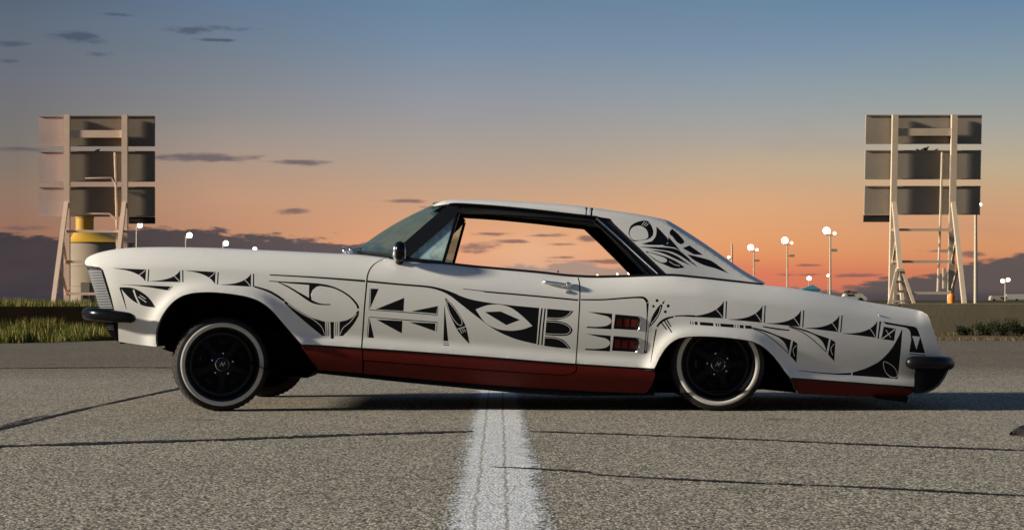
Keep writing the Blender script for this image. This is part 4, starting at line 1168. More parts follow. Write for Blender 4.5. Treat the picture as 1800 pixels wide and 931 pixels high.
# door handle with push button and lock
hp = [PX(x, y, YC - float(Wlow(x, y)) - o) for x, y, o in ((955, 494.4, 0.006), (959, 495.6, 0.022), (968, 496.8, 0.030), (982, 498.4, 0.031), (994, 500.6, 0.028), (1003, 502.5, 0.016))]
DH = MB().tube(spl([tuple(p) for p in hp], 4), [0.006] + [0.0085] * 19 + [0.008], 10, sq=1.15).build('door_handle', 'chrome', CAR)
bp = PX(999, 501, YC - float(Wlow(999, 501)) - 0.012)
MB().lathe([(0.0, -0.026), (0.010, -0.026), (0.012, -0.023), (0.018, -0.021), (0.020, -0.008), (0.022, 0.012)], bp, 'Y', 20).build('push_button', 'chrome', DH)
lp_ = PX(999.5, 513, YC - float(Wlow(999.5, 513)))
mb = MB()
pr = [(0.0, -0.010), (0.6, -0.010), (1.0, -0.005), (1.05, 0.003)]
v = []; f = []
for q, hgt in pr:
    for j in range(20):
        a = 2 * math.pi * j / 20; v.append((lp_.x + 0.022 * q * math.cos(a), lp_.y + hgt, lp_.z + 0.011 * q * math.sin(a)))
for i in range(3):
    for j in range(20): f.append((i * 20 + j, i * 20 + (j + 1) % 20, i * 20 + 20 + (j + 1) % 20, i * 20 + 20 + j))
mb.add(v, f).build('door_lock', 'dchrome', DH)
# lock knob on the sill and bright wiper pivots on the cowl
kp = PX(981, 479, YC - 0.80); MB().tube([kp, kp + Vector((0, 0, 0.014))], 0.004, 8).build('lock_knob', 'black', CAR)
for x, y, w in ((606, 440.5, 0.52), (617, 439, 0.5), (612, 441.5, 0.44)):
    p = PX(x, y, YC - w)
    mb = MB().sphere(p, 0.016, 12, 8); mb.tube([p, p + Vector((0.02, 0, -0.03))], 0.008, 8); mb.build('wiper_pivot', 'chrome', CAR)
wpv = PX(617, 439, YC - 0.5)
MB().tube([wpv, wpv + Vector((0.06, 0.2, 0.02)), wpv + Vector((0.06, 0.5, 0.025))], 0.005, 6).build('wiper_arm', 'dchrome', CAR)
mk = PX(1546, 554, YC - float(Wlow(1546, 554)) - 0.003)
MB().sphere(mk, 0.0055, 10, 6).build('fuel_lock', 'chrome', CAR)

# --- wheel wells and underbody
def well(A, tail, depth=0.50):
    pts = [PX(x, y, YC - float(Wlow(x, y)) + 0.02) for x, y in A]
    ext = [PX(x, y, YC - 0.9) for x, y in tail]
    allp = pts + ext
    for s in (1, -1):
        mb = MB()
        yb = YC - 0.42
        rows = [[(p.x, p.y if s > 0 else 2 * YC - p.y, p.z) for p in allp], [(p.x, yb if s > 0 else 2 * YC - yb, p.z + 0.0) for p in allp]]
        mb.loft(rows)
        n = len(allp)
        mb.f.append(tuple(range(n, 2 * n)))
        mb.build('wheel_well', 'under', CAR, smooth=0)
well(FARCH, [(545, 630), (556, 650), (540, 664), (500, 662), (470, 650), (420, 630), (300, 618), (283, 612)])
well(RARCH, [(1398, 682), (1402, 690), (1340, 684), (1190, 690), (1148, 690)])
def prof_box(name, prof, w0, w1, m='under'):
    p = [PX(x, y, YC - 0.8) for x, y in prof]
    mb = MB(); n = len(p)
    mb.loft([[(q.x, YC - w0, q.z) for q in p], [(q.x, YC - w1, q.z) for q in p]], True)
    mb.f += [tuple(range(n)), tuple(range(2 * n - 1, n - 1, -1))]
    return mb.build(name, m, CAR, smooth=0)
prof_box('floor_pan', [(230, 560), (560, 590), (1150, 620), (1600, 640), (1600, 690), (1400, 688), (1180, 684), (1000, 692), (900, 686), (720, 670), (560, 652), (470, 636), (230, 600)], 0.60, -0.60)
prof_box('frame_rail', [(556, 630), (1150, 670), (1150, 694), (1000, 695), (900, 689), (720, 672), (556, 655)], 0.84, 0.55)
prof_box('frame_rail', [(556, 630), (1150, 670), (1150, 694), (1000, 695), (900, 689), (720, 672), (556, 655)], -0.55, -0.84)
prof_box('cross_member', [(282, 596), (300, 594), (304, 612), (296, 616), (286, 612)], 0.72, -0.72)
for X0 in (-1.745, 1.245):
    MB().tube([(X0, YC - 0.78, 0.28), (X0, YC + 0.78, 0.28)], 0.035, 10).build('axle', 'under', CAR)

# --- wheels
def wheel(cx, w, steer, far=False, phase=0.0):
    root = obj('wheel', *lathe_tyre(), 'rubber', None)
    root.parent = CAR
    root.location = (cx, (w if far else -w), 0.283)
    rz = R(steer) + (math.pi if far else 0)
    root.rotation_euler = (0, 0, rz)
    def sub(name, mb, m, smooth=40):
        me = bpy.data.meshes.new(name); me.from_pydata([tuple(p) for p in mb.v], [], mb.f)
        if smooth: me.shade_smooth(); me.set_sharp_from_angle(angle=R(smooth))
        me.materials.append(M[m]); o = bpy.data.objects.new(name, me); COL.objects.link(o); o.parent = root
        return o
    # local frame: outer face at y = 0, inward is +y
    sub('tread', tread_mb(), 'tread', 30)
    sub('whitewall', MB().lathe([(0.2245, -0.0012), (0.229, -0.0042), (0.239, -0.0060), (0.248, -0.0038), (0.2525, 0.0008)], (0, 0, 0), 'Y', 96), 'wwall')
    sub('rim', MB().lathe([(0.2205, 0.004), (0.216, -0.003), (0.2115, -0.002), (0.209, 0.006), (0.203, 0.022), (0.197, 0.040), (0.192, 0.050), (0.176, 0.052), (0.172, 0.060), (0.170, 0.16), (0.20, 0.20)], (0, 0, 0), 'Y', 96), 'satin')
    sub('brake_drum', MB().lathe([(0.0, 0.085), (0.118, 0.085), (0.128, 0.082), (0.140, 0.085), (0.142, 0.15)], (0, 0, 0), 'Y', 48), 'brake')
    mb = MB()
    for i in range(5):
        a = R(90 + 36 + 72 * i) + phase
        ca, sa = math.cos(a), math.sin(a)
        def P(r, t, y): return (r * ca - t * sa, y, r * sa + t * ca)
        rows = []
        for r, hwid, yf in ((0.045, 0.024, 0.024), (0.075, 0.019, 0.020), (0.11, 0.020, 0.028), (0.15, 0.026, 0.040), (0.182, 0.036, 0.052)):
            rows.append([P(r, -hwid, yf + 0.035), P(r, -hwid, yf + 0.006), P(r, -hwid * 0.55, yf), P(r, hwid * 0.55, yf), P(r, hwid, yf + 0.006), P(r, hwid, yf + 0.035)])
        mb.loft([r_[::-1] for r_ in rows])
    sub('spokes', mb, 'rimblk')
    sub('wheel_disc', MB().lathe([(0.0, 0.05), (0.11, 0.052), (0.173, 0.058)], (0, 0, 0), 'Y', 48), 'under')
    for i in range(5):
        a0 = R(90 + 72 * i) + phase
        sl_ = MB().tube([(0.131 * math.cos(a0 + t), 0.050, 0.131 * math.sin(a0 + t)) for t in np.linspace(-0.16, 0.16, 7)], 0.0055, 6, sq=0.6)
        sub('slot', sl_, 'brake')
    sub('hub', MB().lathe([(0.0, 0.016), (0.045, 0.016), (0.078, 0.022), (0.084, 0.03), (0.086, 0.06)], (0, 0, 0), 'Y', 40), 'rimblk')
    sub('hub_ring', MB().lathe([(0.036, 0.010), (0.037, 0.002), (0.040, -0.001), (0.043, 0.002), (0.044, 0.016)], (0, 0, 0), 'Y', 40), 'chrome')
    cap = MB().lathe([(0.0, 0.000), (0.02, 0.001), (0.037, 0.004)], (0, 0, 0), 'Y', 32)
    sub('hub_cap', cap, 'gloss')
    em = MB()
    for pts in ([(-0.016, -0.012), (-0.004, 0.014)], [(-0.004, 0.014), (0.002, -0.012)], [(0.002, -0.012), (0.014, 0.014)], [(-0.012, 0.002), (0.016, 0.002)]):
        (x0, z0), (x1, z1) = pts
        em.bar((x0, -0.002, z0), (x1, -0.002, z1), 0.0035, 0.002)
    sub('emblem', em, 'dchrome', 0)
    for i in range(5):
        a = R(90 - 4 + 72 * i) + phase
        c = (0.0655 * math.cos(a), 0.0, 0.0655 * math.sin(a))
        sub('lug_nut', MB().lathe([(0.0, 0.006), (0.0045, 0.007), (0.006, 0.011), (0.0065, 0.022)], c, 'Y', 8), 'chrome')
    return root
def lathe_tyre():
    mb = MB().lathe([(0.214, 0.004), (0.219, 0.0006), (0.228, -0.0025), (0.240, -0.0042), (0.2545, 0.0), (0.262, 0.004), (0.268, 0.0045), (0.276, 0.012), (0.279, 0.020),
                     (0.279, 0.185), (0.268, 0.200), (0.24, 0.208), (0.214, 0.20)], (0, 0, 0), 'Y', 96)
    return mb.v, mb.f
def tread_mb():
    mb = MB(); N = 150
    ys = [0.016, 0.022, 0.045, 0.070, 0.074, 0.098, 0.102, 0.126, 0.130, 0.155, 0.178, 0.186]
    v = []
    for i, y in enumerate(ys):
        for j in range(N):
            a = 2 * math.pi * (j + (0.32 * abs(y - 0.1) * 100)) / N
            r = 0.2835 if 0 < i < len(ys) - 1 else 0.2785
            if j % 3 == 0: r -= 0.0055
            if i in (3, 4, 5, 6, 7, 8) and i % 2 == 1: r -= 0.0
            v.append((r * math.cos(a), y, r * math.sin(a)))
    f = []
    for i in range(len(ys) - 1):
        groove = i in (3, 5, 7)
        for j in range(N):
            if groove: continue
            a = i * N + j; b = i * N + (j + 1) % N
            f.append((a, b, b + N, a + N))
    return mb.add(v, f)
xF = (391 - 900) / F * (YC - 0.905); xR = (1262.5 - 900) / F * (YC - 0.885)
wheel(xF, 0.905, 17.0)
wheel(xR, 0.885, 0.0, phase=R(18))
wheel(xF, 0.905, 17.0, far=True)
wheel(xR, 0.885, 0.0, far=True)


# ================================================================== barrier walls
def wall(name, x0, x1, y, top, m, label, seg, slope=0.0):
    root = empty(name, ((x0 + x1) / 2, y, 0), label, 'wall')
    x = x0; i = 0
    while x < x1 - 0.01:
        xe = min(x + seg, x1)
        dz = rng.normal(0, 0.006); dy = rng.normal(0, 0.012)
        zt = top + dz
        yl = y + dy + slope * (x - x0)
        prof = [(-0.10, -0.03), (-0.088, zt - 0.015), (-0.073, zt), (0.08, zt), (0.10, -0.03)]
        mb = MB(); n = len(prof)
        mb.loft([[(x + 0.010, yl + a, b) for a, b in prof], [(xe - 0.010, yl + a, b) for a, b in prof]], True)
        mb.f += [tuple(range(n - 1, -1, -1)), tuple(range(n, 2 * n))]
        mb.build('wall_segment', m, root, smooth=0)
        x = xe; i += 1
    return root
wall('concrete_wall', 1.6, 17.0, 36.6, 0.60, 'conc', 'low tan concrete barrier wall behind the tail of the car', 3.05)
wall('dark_wall', -17.0, 1.4, 36.2, 0.545, 'darkwall', 'low dark brown wall behind the grass on the left', 3.4)

# ================================================================== score board towers (seen from behind)
DS = 95.0
def S3(px, py, d=0.0): return PX(px, py, DS + d)
def tower(x0, rows, xs, posts, beam, rails, struts, feet, extra, pan, label, conduits, lean, pm='post'):
    cx = (posts[0] + posts[1]) / 2
    base = S3(cx, 533)
    root = empty('scoreboard_tower', base, label, 'scoreboard', 'scoreboard towers beyond the walls')
    kpx = DS / F
    th = 0.10
    def pos(px, py, d=0.0):
        # lean: shift sideways with height
        return S3(px + lean * (533 - py) / 330.0, py, d)
    for (ya, yb) in rows:
        for (xa, xb), mt in zip(xs, pan):
            a = pos(xa, yb, 0.35); b = pos(xb, ya, 0.35)
            m0 = pos(xa, ya, 0.35)
            mb = MB()
            p = [pos(xa, yb, 0.30), pos(xb, yb, 0.30), pos(xb, ya, 0.30), pos(xa, ya, 0.30)]
            q = [v + Vector((0, 0.18, 0)) for v in p]
            mb.add(p + q, [(0, 1, 2, 3), (7, 6, 5, 4), (0, 4, 5, 1), (1, 5, 6, 2), (2, 6, 7, 3), (3, 7, 4, 0)])
            pb = mb.build('board_panel', mt, root, smooth=0)
            # folded rim of the panel
            for (u, w) in ((p[0], p[1]), (p[3], p[2])):
                MB().bar(u + Vector((0, -0.03, 0.0)), w + Vector((0, -0.03, 0.0)), 0.05, 0.06).build('panel_rim', mt, pb, 0)
    for xe0, xe1, ye0, ye1 in extra:
        p = [pos(xe0, ye1, 0.30), pos(xe1, ye1, 0.30), pos(xe1, ye0, 0.30), pos(xe0, ye0, 0.30)]
        q = [v + Vector((0, 0.16, 0)) for v in p]
        MB().add(p + q, [(0, 1, 2, 3), (7, 6, 5, 4), (0, 4, 5, 1), (1, 5, 6, 2), (2, 6, 7, 3), (3, 7, 4, 0)]).build('board_panel', 'panelb', root, 0)
    for xp in posts:
        MB().bar(pos(xp, 533 + 4), pos(xp, 202), 0.30, 0.26).build('post', pm, root, 0)
    ya, yb = beam
    MB().bar(pos(posts[0] + 5.4, (ya + yb) / 2, 0.05), pos(posts[1] - 5.4, (ya + yb) / 2, 0.05), 0.38, 0.16).build('cross_beam', pm, root, 0)
    for y in rails:
        zt = (y - 356) / (531 - 356)
        MB().bar(pos(posts[0], y, -2.7 * zt), pos(posts[1], y, -2.7 * zt), 0.13).build('rail', pm, root, 0)
        for xp in posts:
            MB().bar(pos(xp, y, -0.1), pos(xp, y, -2.7 * zt), 0.10).build('tie', pm, root, 0)
    for xp in posts:
        a = pos(xp, 356, -0.15); b = pos(xp, 535, -2.9)
        a.x = pos(xp, 356).x; b.x = pos(xp, 535).x
        MB().bar(a, b, 0.22, 0.18).build('strut', pm, root, 0)
        for y1, y2 in ((465, 512), (420, 462)):
            z1 = (y1 - 356) / 175
            u = pos(xp, y1); w = pos(xp, y2); w.y -= 0.12; u.y -= 2.7 * z1
            MB().bar(u, w, 0.11).build('brace', pm, root, 0)
    for pts in conduits:
        MB().tube([pos(x, y, -0.12) for x, y in pts], 0.06, 6).build('conduit', pm, root)
    return root
tower(68, [(204.5, 256.7), (266.5, 318.8), (329, 380)], [(68, 112), (113, 219), (220, 271.5)], (118.0, 219.5), (229, 242.4), (406.5, 459.6, 516), None, None, [(226, 272, 381, 393)],
      ('panelp', 'paneld', 'paneld'), 'scoreboard tower on the left, with a pinkish wing, in front of the yellow-topped tank', [[(202, 268), (204, 330), (206, 420), (206, 515)], [(150, 314), (196, 313), (204, 324)], [(150, 376), (192, 376), (203, 384)]], 0.0)
T2 = tower(1522, [(203, 252.6), (265, 314.7), (327.7, 376.7)], [(1516, 1562), (1563, 1664), (1665, 1719.5)], (1567.0, 1671.0), (225.7, 239), (403.7, 459.6, 514.7), None, None, [(1515.5, 1561, 378, 390)],
      ('panel', 'panel', 'panel'), 'scoreboard tower on the right, plain olive panels, behind the tail of the car', [[(1651, 268), (1650, 390), (1648, 512)]], 6.5, 'post2')
MB().box(*[c for c in (S3(1655, 0).x, S3(1659.5, 0).x, DS - 0.4, DS - 0.15, S3(0, 507).z, S3(0, 471).z)]).build('control_box', 'galv', T2, 0)
# small birds on the panels
def bird(px, py, s, face, label):
    c = PX(px, py, DS + 0.35)
    mb = MB().sphere(c + Vector((0, 0, 0.09 * s)), 0.10 * s, 10, 6, (1.5, 0.8, 0.9))
    mb.sphere(c + Vector((face * 0.14 * s, 0, 0.19 * s)), 0.055 * s, 8, 6)
    mb.tube([c + Vector((-face * 0.10 * s, 0, 0.08 * s)), c + Vector((-face * 0.30 * s, 0, 0.03 * s))], [0.05 * s, 0.02 * s], 6)
    mb.tube([c + Vector((face * 0.18 * s, 0, 0.19 * s)), c + Vector((face * 0.24 * s, 0, 0.18 * s))], [0.018 * s, 0.004 * s], 5)
    root = mb.build('bird', 'bird', None, 40, loc=None)
    return tag(root, label, 'bird', 'birds perched on the boards')
bird(1627, 264.6, 0.9, 1, 'largest dark bird perched on the middle board of the right tower')
bird(1613, 264.8, 0.45, -1, 'small dark bird left of the largest one on the right tower')
bird(1646, 264.8, 0.45, 1, 'small dark bird right of the largest one on the right tower')
bird(172, 266, 0.6, 1, 'dark bird perched on the middle board of the left tower')

# A-shaped trestle beside the right tower
tr0 = PX(1585, 541, 86.0)
TRS = empty('trestle', (tr0.x, tr0.y, tr0.z), 'narrow A-shaped steel trestle at the foot of the right tower, behind the tail', 'trestle')
P8 = lambda x, y, d=0.0: PX(x, y, 86.0 + d)
for a, b in (((1577, 474), (1561.5, 541)), ((1586, 474), (1612, 549)), ((1578, 474), (1571, 541)), ((1584, 474), (1594, 545))):
    MB().bar(P8(*a), P8(*b, 0.4 if a[0] in (1578, 1584) else -0.3), 0.14, 0.10).build('leg', 'post2', TRS, 0)
MB().bar(P8(1575, 474.5), P8(1588, 474.5), 0.12, 0.3).build('top_plate', 'post2', TRS, 0)
for a, b in (((1570, 495), (1592, 495)), ((1566, 512), (1599, 512)), ((1563, 529), (1605, 529))):
    MB().bar(P8(*a), P8(*b), 0.10).build('rung', 'post2', TRS, 0)

# ================================================================== tank with yellow top
DT = 130.0
c = PX(178, 532, DT); c.z = 0.42
TK = empty('storage_tank', c, 'cream tank with yellow cone roof and yellow neck behind the left tower', 'tank')
r = 56 / F * DT
zt = PX(0, 428, DT).z
TB = MB().lathe([(r, 0), (r, zt - c.z - 0.03), (r * 1.02, zt - c.z), (r * 1.02, zt - c.z + 0.05)], c, 'Z', 40).build('tank_shell', 'tank', TK)
for zz in (1.2, 2.6):
    MB().lathe([(r + 0.002, zz), (r + 0.03, zz + 0.02), (r + 0.03, zz + 0.06), (r + 0.002, zz + 0.08)], c, 'Z', 40).build('band', 'tank', TB)
nk = PX(149, 405, DT)
rows = []
for t in np.linspace(0, 1, 8):
    cc = Vector((c.x + (nk.x - c.x) * t, c.y, zt + 0.05 + (nk.z - zt) * (t ** 1.25)))
    rr_ = r * 1.06 * (1 - t) + 0.66 * t
    rows.append([(cc.x + rr_ * math.cos(a), cc.y + rr_ * math.sin(a), cc.z) for a in np.linspace(0, 2 * math.pi, 41)[:-1]])
MB().loft(rows, True).build('cone_roof', 'yellow', TK)
MB().lathe([(0.62, -0.1), (0.62, 0.85), (0.66, 0.87), (0.66, 0.98), (0.55, 1.03), (0.0, 1.08)], nk, 'Z', 32).build('neck', 'yellow', TK)
dx_ = PX(150, 510, DT - r).x
MB().box(dx_ - 0.30, dx_ + 0.30, c.y - r - 0.06, c.y - r + 0.3, 0.45, 1.9).build('hatch', 'tank', TK, 0)
MB().box(dx_ - 0.15, dx_ + 0.15, c.y - r - 0.08, c.y - r + 0.3, 0.75, 1.0).build('hatch_sign', 'dark', TK, 0)

# ================================================================== lamp posts
def lamp_post(px, D, ytop, lamps, label, base=0.42, rad=0.09, bracket=None, group='lit lamp posts along the horizon'):
    top = PX(px, ytop, D)
    root = empty('lamp_post', (top.x, D, base), label, 'lamp post', group)
    MB().tube([(top.x, D, base - 0.05), (top.x, D, top.z)], [rad, rad * 0.7], 10).build('pole', 'galv', root)
    for (lx, ly, rp, kind) in lamps:
        c = PX(lx, ly, D); rr = 0.82 * rp / F * D
        arm = MB().tube([(top.x, D, min(top.z, c.z - rr * 1.1)), (c.x, D, c.z - rr * 1.1)], rad * 0.45, 6)
        arm.build('arm', 'galv', root)
        hd = MB().lathe([(0.0, -rr * 1.25), (rr * 0.45, -rr * 1.2), (rr * 0.55, -rr * 0.75), (rr * 0.3, -rr * 0.6)], c, 'Z', 16).build('lamp_head', 'galv', root)
        MB().sphere(c, rr, 16, 10).build('lens', {'w': 'lampw', 'd': 'lampd', 'o': 'lampo'}[kind], hd)
    if bracket:
        bx, by = bracket; b = PX(bx, by, D)
        MB().tube([(top.x, D, b.z), b], rad * 0.4, 6).build('bracket', 'galv', root)
        MB().box(b.x - 0.25, b.x + 0.25, D - 0.1, D + 0.1, b.z - 0.10, b.z + 0.12).build('bracket_head', 'galv', root)
    return root
lamp_post(1459.5, 150, 407, [(1453, 405.5, 7.6, 'w'), (1467, 410, 3.4, 'd')], 'tallest of the three twin-headed lamp posts beyond the deck, nearest the right tower', bracket=(1466, 440))
lamp_post(1384, 174, 427, [(1379.5, 422.5, 7.0, 'w'), (1391.5, 427, 3.0, 'd')], 'middle one of the three twin-headed lamp posts beyond the deck', bracket=(1392, 449.5))
lamp_post(1325, 199, 441, [(1319.6, 435, 6.4, 'w'), (1330.6, 439, 3.0, 'd')], 'shortest of the three twin-headed lamp posts, nearest the rear window', bracket=(1331, 458))
lamp_post(1286.5, 190, 428, [(1281, 452, 3.0, 'd')], 'bare pole with a low side lamp rising behind the rear window', rad=0.13)
lamp_post(1715, 100, 362, [(1723, 359.5, 3.6, 'w')], 'tall slim lamp post just right of the right scoreboard tower', rad=0.11)
lamp_post(1767, 300, 494, [(1762.5, 493.5, 4.0, 'w'), (1772, 491.5, 4.4, 'd')], 'short twin lamp post above the white trailer at the right edge', rad=0.12)
lamp_post(1422, 260, 490, [(1422, 489, 4.4, 'w')], 'small lamp post over the teal canopy', rad=0.07)
lamp_post(1455.6, 240, 486, [(1455.6, 484, 2.4, 'w')], 'small faint lamp post beside the tallest twin-headed one', rad=0.05)
lamp_post(240.5, 140, 398, [(246, 396, 5.2, 'w')], 'lamp post beside the left tower, highest on the left side', rad=0.09)
lamp_post(327, 160, 415, [(333, 413.5, 5.8, 'w')], 'second lamp post from the left tower, above the hood')
lamp_post(392, 190, 429, [(397, 427.5, 5.6, 'w')], 'third lamp post from the left tower, above the hood')
lamp_post(444, 210, 439, [(448, 437.5, 4.2, 'w')], 'lowest lamp post above the hood, fourth from the left tower')
lamp_post(1110, 250, 480, [(1107, 478.5, 5.0, 'w')], 'bright lamp post seen through the side window at its rear corner')
lamp_post(1085, 300, 482.5, [(1085, 481.5, 2.0, 'd')], 'faint lamp post seen through the side window, left of the bright one', rad=0.06)
lamp_post(1050, 320, 484, [(1050, 483.4, 1.8, 'o')], 'faint orange lamp post seen through the side window', rad=0.06)

# ================================================================== small far things
mk0 = PX(1672.5, 534, 89)
OM = empty('orange_marker', (mk0.x, 89, 0.42), 'orange plastic marker at the foot of the right scoreboard tower', 'marker')
MB().lathe([(0.16, 0.03), (0.155, 0.30), (0.16, 0.32), (0.15, 0.50), (0.13, 0.56), (0.0, 0.57)], (mk0.x, 89, 0.42), 'Z', 20).build('drum', 'orange', OM)
MB().lathe([(0.0, 0.0), (0.22, 0.0), (0.22, 0.03), (0.16, 0.04)], (mk0.x, 89, 0.42), 'Z', 20).build('base', 'black', OM)
def vehicle(name, x0, x1, ytop, D, m, label, cat, prof=None, win=None, base=0.40):
    a = PX(x0, ytop, D); b = PX(x1, ytop, D); L = b.x - a.x; hgt = a.z - base
    root = empty(name, ((a.x + b.x) / 2, D, base), label, cat)
    prof = prof or [(0, .2), (0, .5), (.06, .58), (.22, .62), (.32, 1), (.78, 1), (.93, .62), (1, .55), (1, .2)]
    P = [(a.x + L * u, base + hgt * v) for u, v in prof]; n = len(P); wd = 1.75
    mb = MB().loft([[(x, D, z) for x, z in P], [(x, D + wd, z) for x, z in P]], True)
    mb.f += [tuple(range(n)), tuple(range(2 * n - 1, n - 1, -1))]
    mb.build('body', m, root, 0)
    for (u0, u1, v0, v1) in (win or [(.36, .54, .66, .92), (.57, .76, .66, .92)]):
        MB().box(a.x + L * u0, a.x + L * u1, D - 0.03, D + 0.02, base + hgt * v0, base + hgt * v1).build('window', 'dark', root, 0)
    for u in (.2, .8):
        MB().lathe([(0, -0.04), (0.24, -0.04), (0.30, 0), (0.30, 0.2)], (a.x + L * u, D, base + 0.30), 'Y', 20).build('wheel', 'rubber', root)
    return root
vehicle('parked_car', 1741, 1771, 519.6, 420, 'tanveh', 'small tan parked car beyond the wall, next to the white trailer', 'car', prof=[(0, .2), (0, .55), (.06, .95), (.12, 1), (.8, 1), (1, .9), (1, .2)], win=[(.58, .92, .45, .75)])
vehicle('box_trailer', 1769, 1860, 516.6, 430, 'cream', 'long white box trailer at the right edge beyond the wall', 'trailer', prof=[(0, .25), (0, .95), (.02, 1), (1, 1), (1, .25)], win=[(.5, .55, .4, .8)])
PK = vehicle('parked_pickup', 1466, 1524, 515.5, 230, 'cream', 'cream pickup with a dark bundle on its roof, peeking over the deck', 'pickup', prof=[(0, .2), (0, .62), (.30, .66), (.36, 1), (.84, 1), (1, .5), (1, .2)], win=[(.4, .6, .7, .93)])
q = PX(1497, 515.5, 230)
mb = MB()
for i in range(9):
    mb.sphere((q.x + rng.uniform(-.75, .6), 230.8 + rng.uniform(-.4, .6), q.z + rng.uniform(0.0, .2)), rng.uniform(.18, .32), 8, 6, (1.5, 1.3, .7))
tag(mb.build('cargo_bundle', 'tarp', None, 30), 'dark lumpy bundle tied on the roof of the cream pickup', 'bundle')
q = PX(1424, 509, 250)
TN = empty('canopy_tent', (q.x, 250, 0.42), 'teal pointed canopy tent just visible over the trunk', 'tent')
zz = PX(0, 500, 250).z; w = 1.22
MB().add([(q.x - w, 250 - w, q.z + .1), (q.x + w, 250 - w, q.z + .1), (q.x + w, 250 + w, q.z + .1), (q.x - w, 250 + w, q.z + .1), (q.x + 0.35, 250, zz),
          (q.x - w, 250 - w, q.z - .25), (q.x + w, 250 - w, q.z - .25), (q.x + w, 250 + w, q.z - .25), (q.x - w, 250 + w, q.z - .25)],
         [(0, 1, 4), (1, 2, 4), (2, 3, 4), (3, 0, 4), (0, 5, 6, 1), (1, 6, 7, 2), (2, 7, 8, 3), (3, 8, 5, 0)]).build('canopy', 'teal', TN, 0)
for sx_ in (-1, 1):
    for sy_ in (-1, 1):
        MB().tube([(q.x + sx_ * w * .98, 250 + sy_ * w * .98, .4), (q.x + sx_ * w * .98, 250 + sy_ * w * .98, q.z)], 0.03, 6).build('leg', 'galv', TN)
# scrap of tyre rubber at the right edge of the pavement
q = GR(1800, 766)
rows = []
for i in range(14):
    t = i / 13; a = -0.5 + t * 1.4
    w_ = 0.035 * (0.5 + 0.5 * math.sin(t * math.pi)) + rng.uniform(0, .02)
    bx = q.x - 0.065 + 0.26 * t; hh = 0.02 + 0.05 * math.sin(t * 3.0) + rng.uniform(0, .012)
    rows.append([(bx, q.y - w_, 0.004), (bx + rng.uniform(-.01, .01), q.y - w_ * .8, hh * .7), (bx + rng.uniform(-.012, .012), q.y, hh), (bx, q.y + w_ * .8, hh * .7), (bx, q.y + w_, 0.004)])
tag(MB().loft(rows).build('tyre_scrap', 'tar', None, 0), 'torn scrap of black tyre rubber on the asphalt at the right edge', 'debris')

# ================================================================== grass and shrubs
def blades(n, gen, wid=(0.006, 0.014), curl=0.35):
    v = []; f = []
    for i in range(n):
        x, y, z, h = gen()
        a = rng.uniform(0, 2 * math.pi); w = rng.uniform(*wid)
        dx, dy = math.cos(a), math.sin(a)
        lean = rng.uniform(0.05, curl) * h; b = rng.uniform(0, 2 * math.pi)
        lx, ly = math.cos(b) * lean, math.sin(b) * lean
        k0 = len(v)
        v += [(x - dx * w, y - dy * w, z), (x + dx * w, y + dy * w, z), (x + lx * .35 + dx * w * .8, y + ly * .35 + dy * w * .8, z + h * .55), (x + lx * .35 - dx * w * .8, y + ly * .35 - dy * w * .8, z + h * .55), (x + lx, y + ly, z + h)]
        f += [(k0, k0 + 1, k0 + 2, k0 + 3), (k0 + 3, k0 + 2, k0 + 4)]
    return v, f
tuft = [(rng.uniform(-13, -5.3), rng.uniform(28.4, 35.4), rng.choice([.45, .6, .8, 1.0, 1.3])) for _ in range(170)]
tuft += [(PX(70, 580, 31.5).x + rng.normal(0, .12), 31.5 + rng.normal(0, .2), 1.75) for _ in range(5)]
def g_left():
    cx, cy, s = tuft[rng.integers(len(tuft))]
    x = cx + rng.normal(0, .16); y = cy + rng.normal(0, .25)
    fr = float(np.interp(x, [p[0] for p in ed], [p[1] for p in ed]))
    y = max(y, fr + 0.05)
    return x, y, -0.02, s * rng.uniform(.06, .25) * (0.8 if x > -6.0 else 1.0)
v, f = blades(26000, g_left)
tag(obj('verge_grass', v, f, 'grass', None, 0), 'rough green and yellow grass on the verge in front of the dark wall', 'grass', kind='stuff')
def g_top():
    x = rng.uniform(-15, -4.0); cl_ = 0.5 + 0.5 * math.sin(x * 2.1) * math.sin(x * 0.7 + 1)
    return x, rng.uniform(36.7, 39.5), 0.36, rng.uniform(.12, .30) * (0.5 + 0.8 * cl_) + (0.14 if x < -9 else 0)
v, f = blades(9000, g_top)
tag(obj('bank_grass', v, f, 'grass', None, 0), 'grass tufts growing on the bank above the dark wall', 'grass', kind='stuff')
def g_dry():
    x = rng.uniform(6.3, 13); return x, rng.uniform(30.4, 31.2) + 0.15 * math.sin(x * 3), -0.02, rng.uniform(.03, .09)
v, f = blades(1800, g_dry, (0.006, 0.012), 0.8)
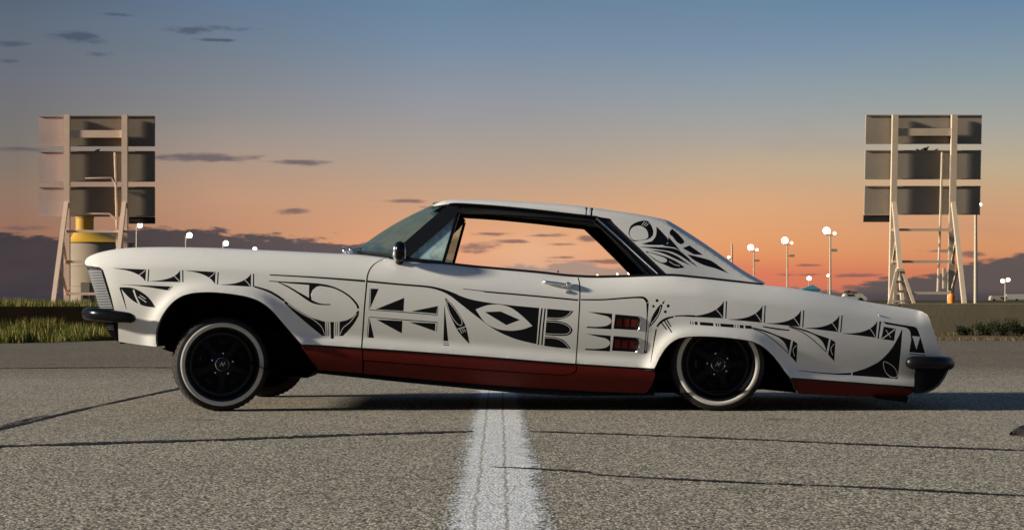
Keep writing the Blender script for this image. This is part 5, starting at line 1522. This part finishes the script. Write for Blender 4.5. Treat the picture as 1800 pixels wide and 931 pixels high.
def g_dry2():
    x = rng.uniform(2, 14); return x, rng.uniform(35.9, 36.4), -0.02, rng.uniform(.03, .13) * (0.4 + 0.6 * abs(math.sin(x * 1.9)))
v2, f2 = blades(1300, g_dry2)
f2 = [tuple(i + len(v) for i in q_) for q_ in f2]
tag(obj('dry_grass', v + v2, f + f2, 'drygrass', None, 0), 'short dry grass on the dirt along the concrete wall', 'grass', kind='stuff')
def g_far():
    x = rng.uniform(-22, 26); return x, rng.uniform(38, 80), 0.40, rng.uniform(.06, .18)
v, f = blades(9000, g_far, (0.01, 0.02))
tag(obj('field_grass', v, f, 'drygrass', None, 0), 'low grass across the far field behind the walls', 'grass', kind='stuff')
def shrub(px, D, hgt, wid, label):
    x = PX(px, 580, D).x
    root = empty('shrub', (x, D, -0.02), label, 'shrub', 'dark shrubs at the foot of the concrete wall')
    v = []; f = []
    st_ = MB()
    for j in range(9):
        a = rng.uniform(0, 6.28); rr = rng.uniform(.1, .5) * wid
        tip = Vector((x + math.cos(a) * rr, D + math.sin(a) * rr * .6, -0.02 + hgt * rng.uniform(.6, 1)))
        st_.tube([(x, D, -0.03), tip], [0.008, 0.003], 5)
        for q in range(150):
            t = rng.uniform(.25, 1.05)
            p = Vector((x, D, -0.02)).lerp(tip, t) + Vector((rng.normal(0, .07) * wid, rng.normal(0, .06), rng.normal(0, .035)))
            p.z = max(p.z, 0)
            d1 = Vector(rng.normal(0, 1, 3)).normalized() * rng.uniform(.012, .030); d2 = Vector(rng.normal(0, 1, 3)).normalized() * rng.uniform(.006, .014)
            b = len(v); v += [p - d1, p + d2, p + d1, p - d2]; f.append((b, b + 1, b + 2, b + 3))
    st_.build('stem', 'tarp', root)
    obj('foliage', v, f, 'shrub', root, 0)
shrub(1790, 34.9, .34, .9, 'largest dark shrub at the right edge, against the concrete wall')
shrub(1764, 35.4, .30, .7, 'dark rounded shrub second from the right edge, against the concrete wall')
shrub(1735, 35.8, .22, .5, 'small brownish shrub against the concrete wall, third from the right edge')
shrub(1692, 35.9, .15, .5, 'lowest green shrub at the wall foot, closest to the rear bumper')
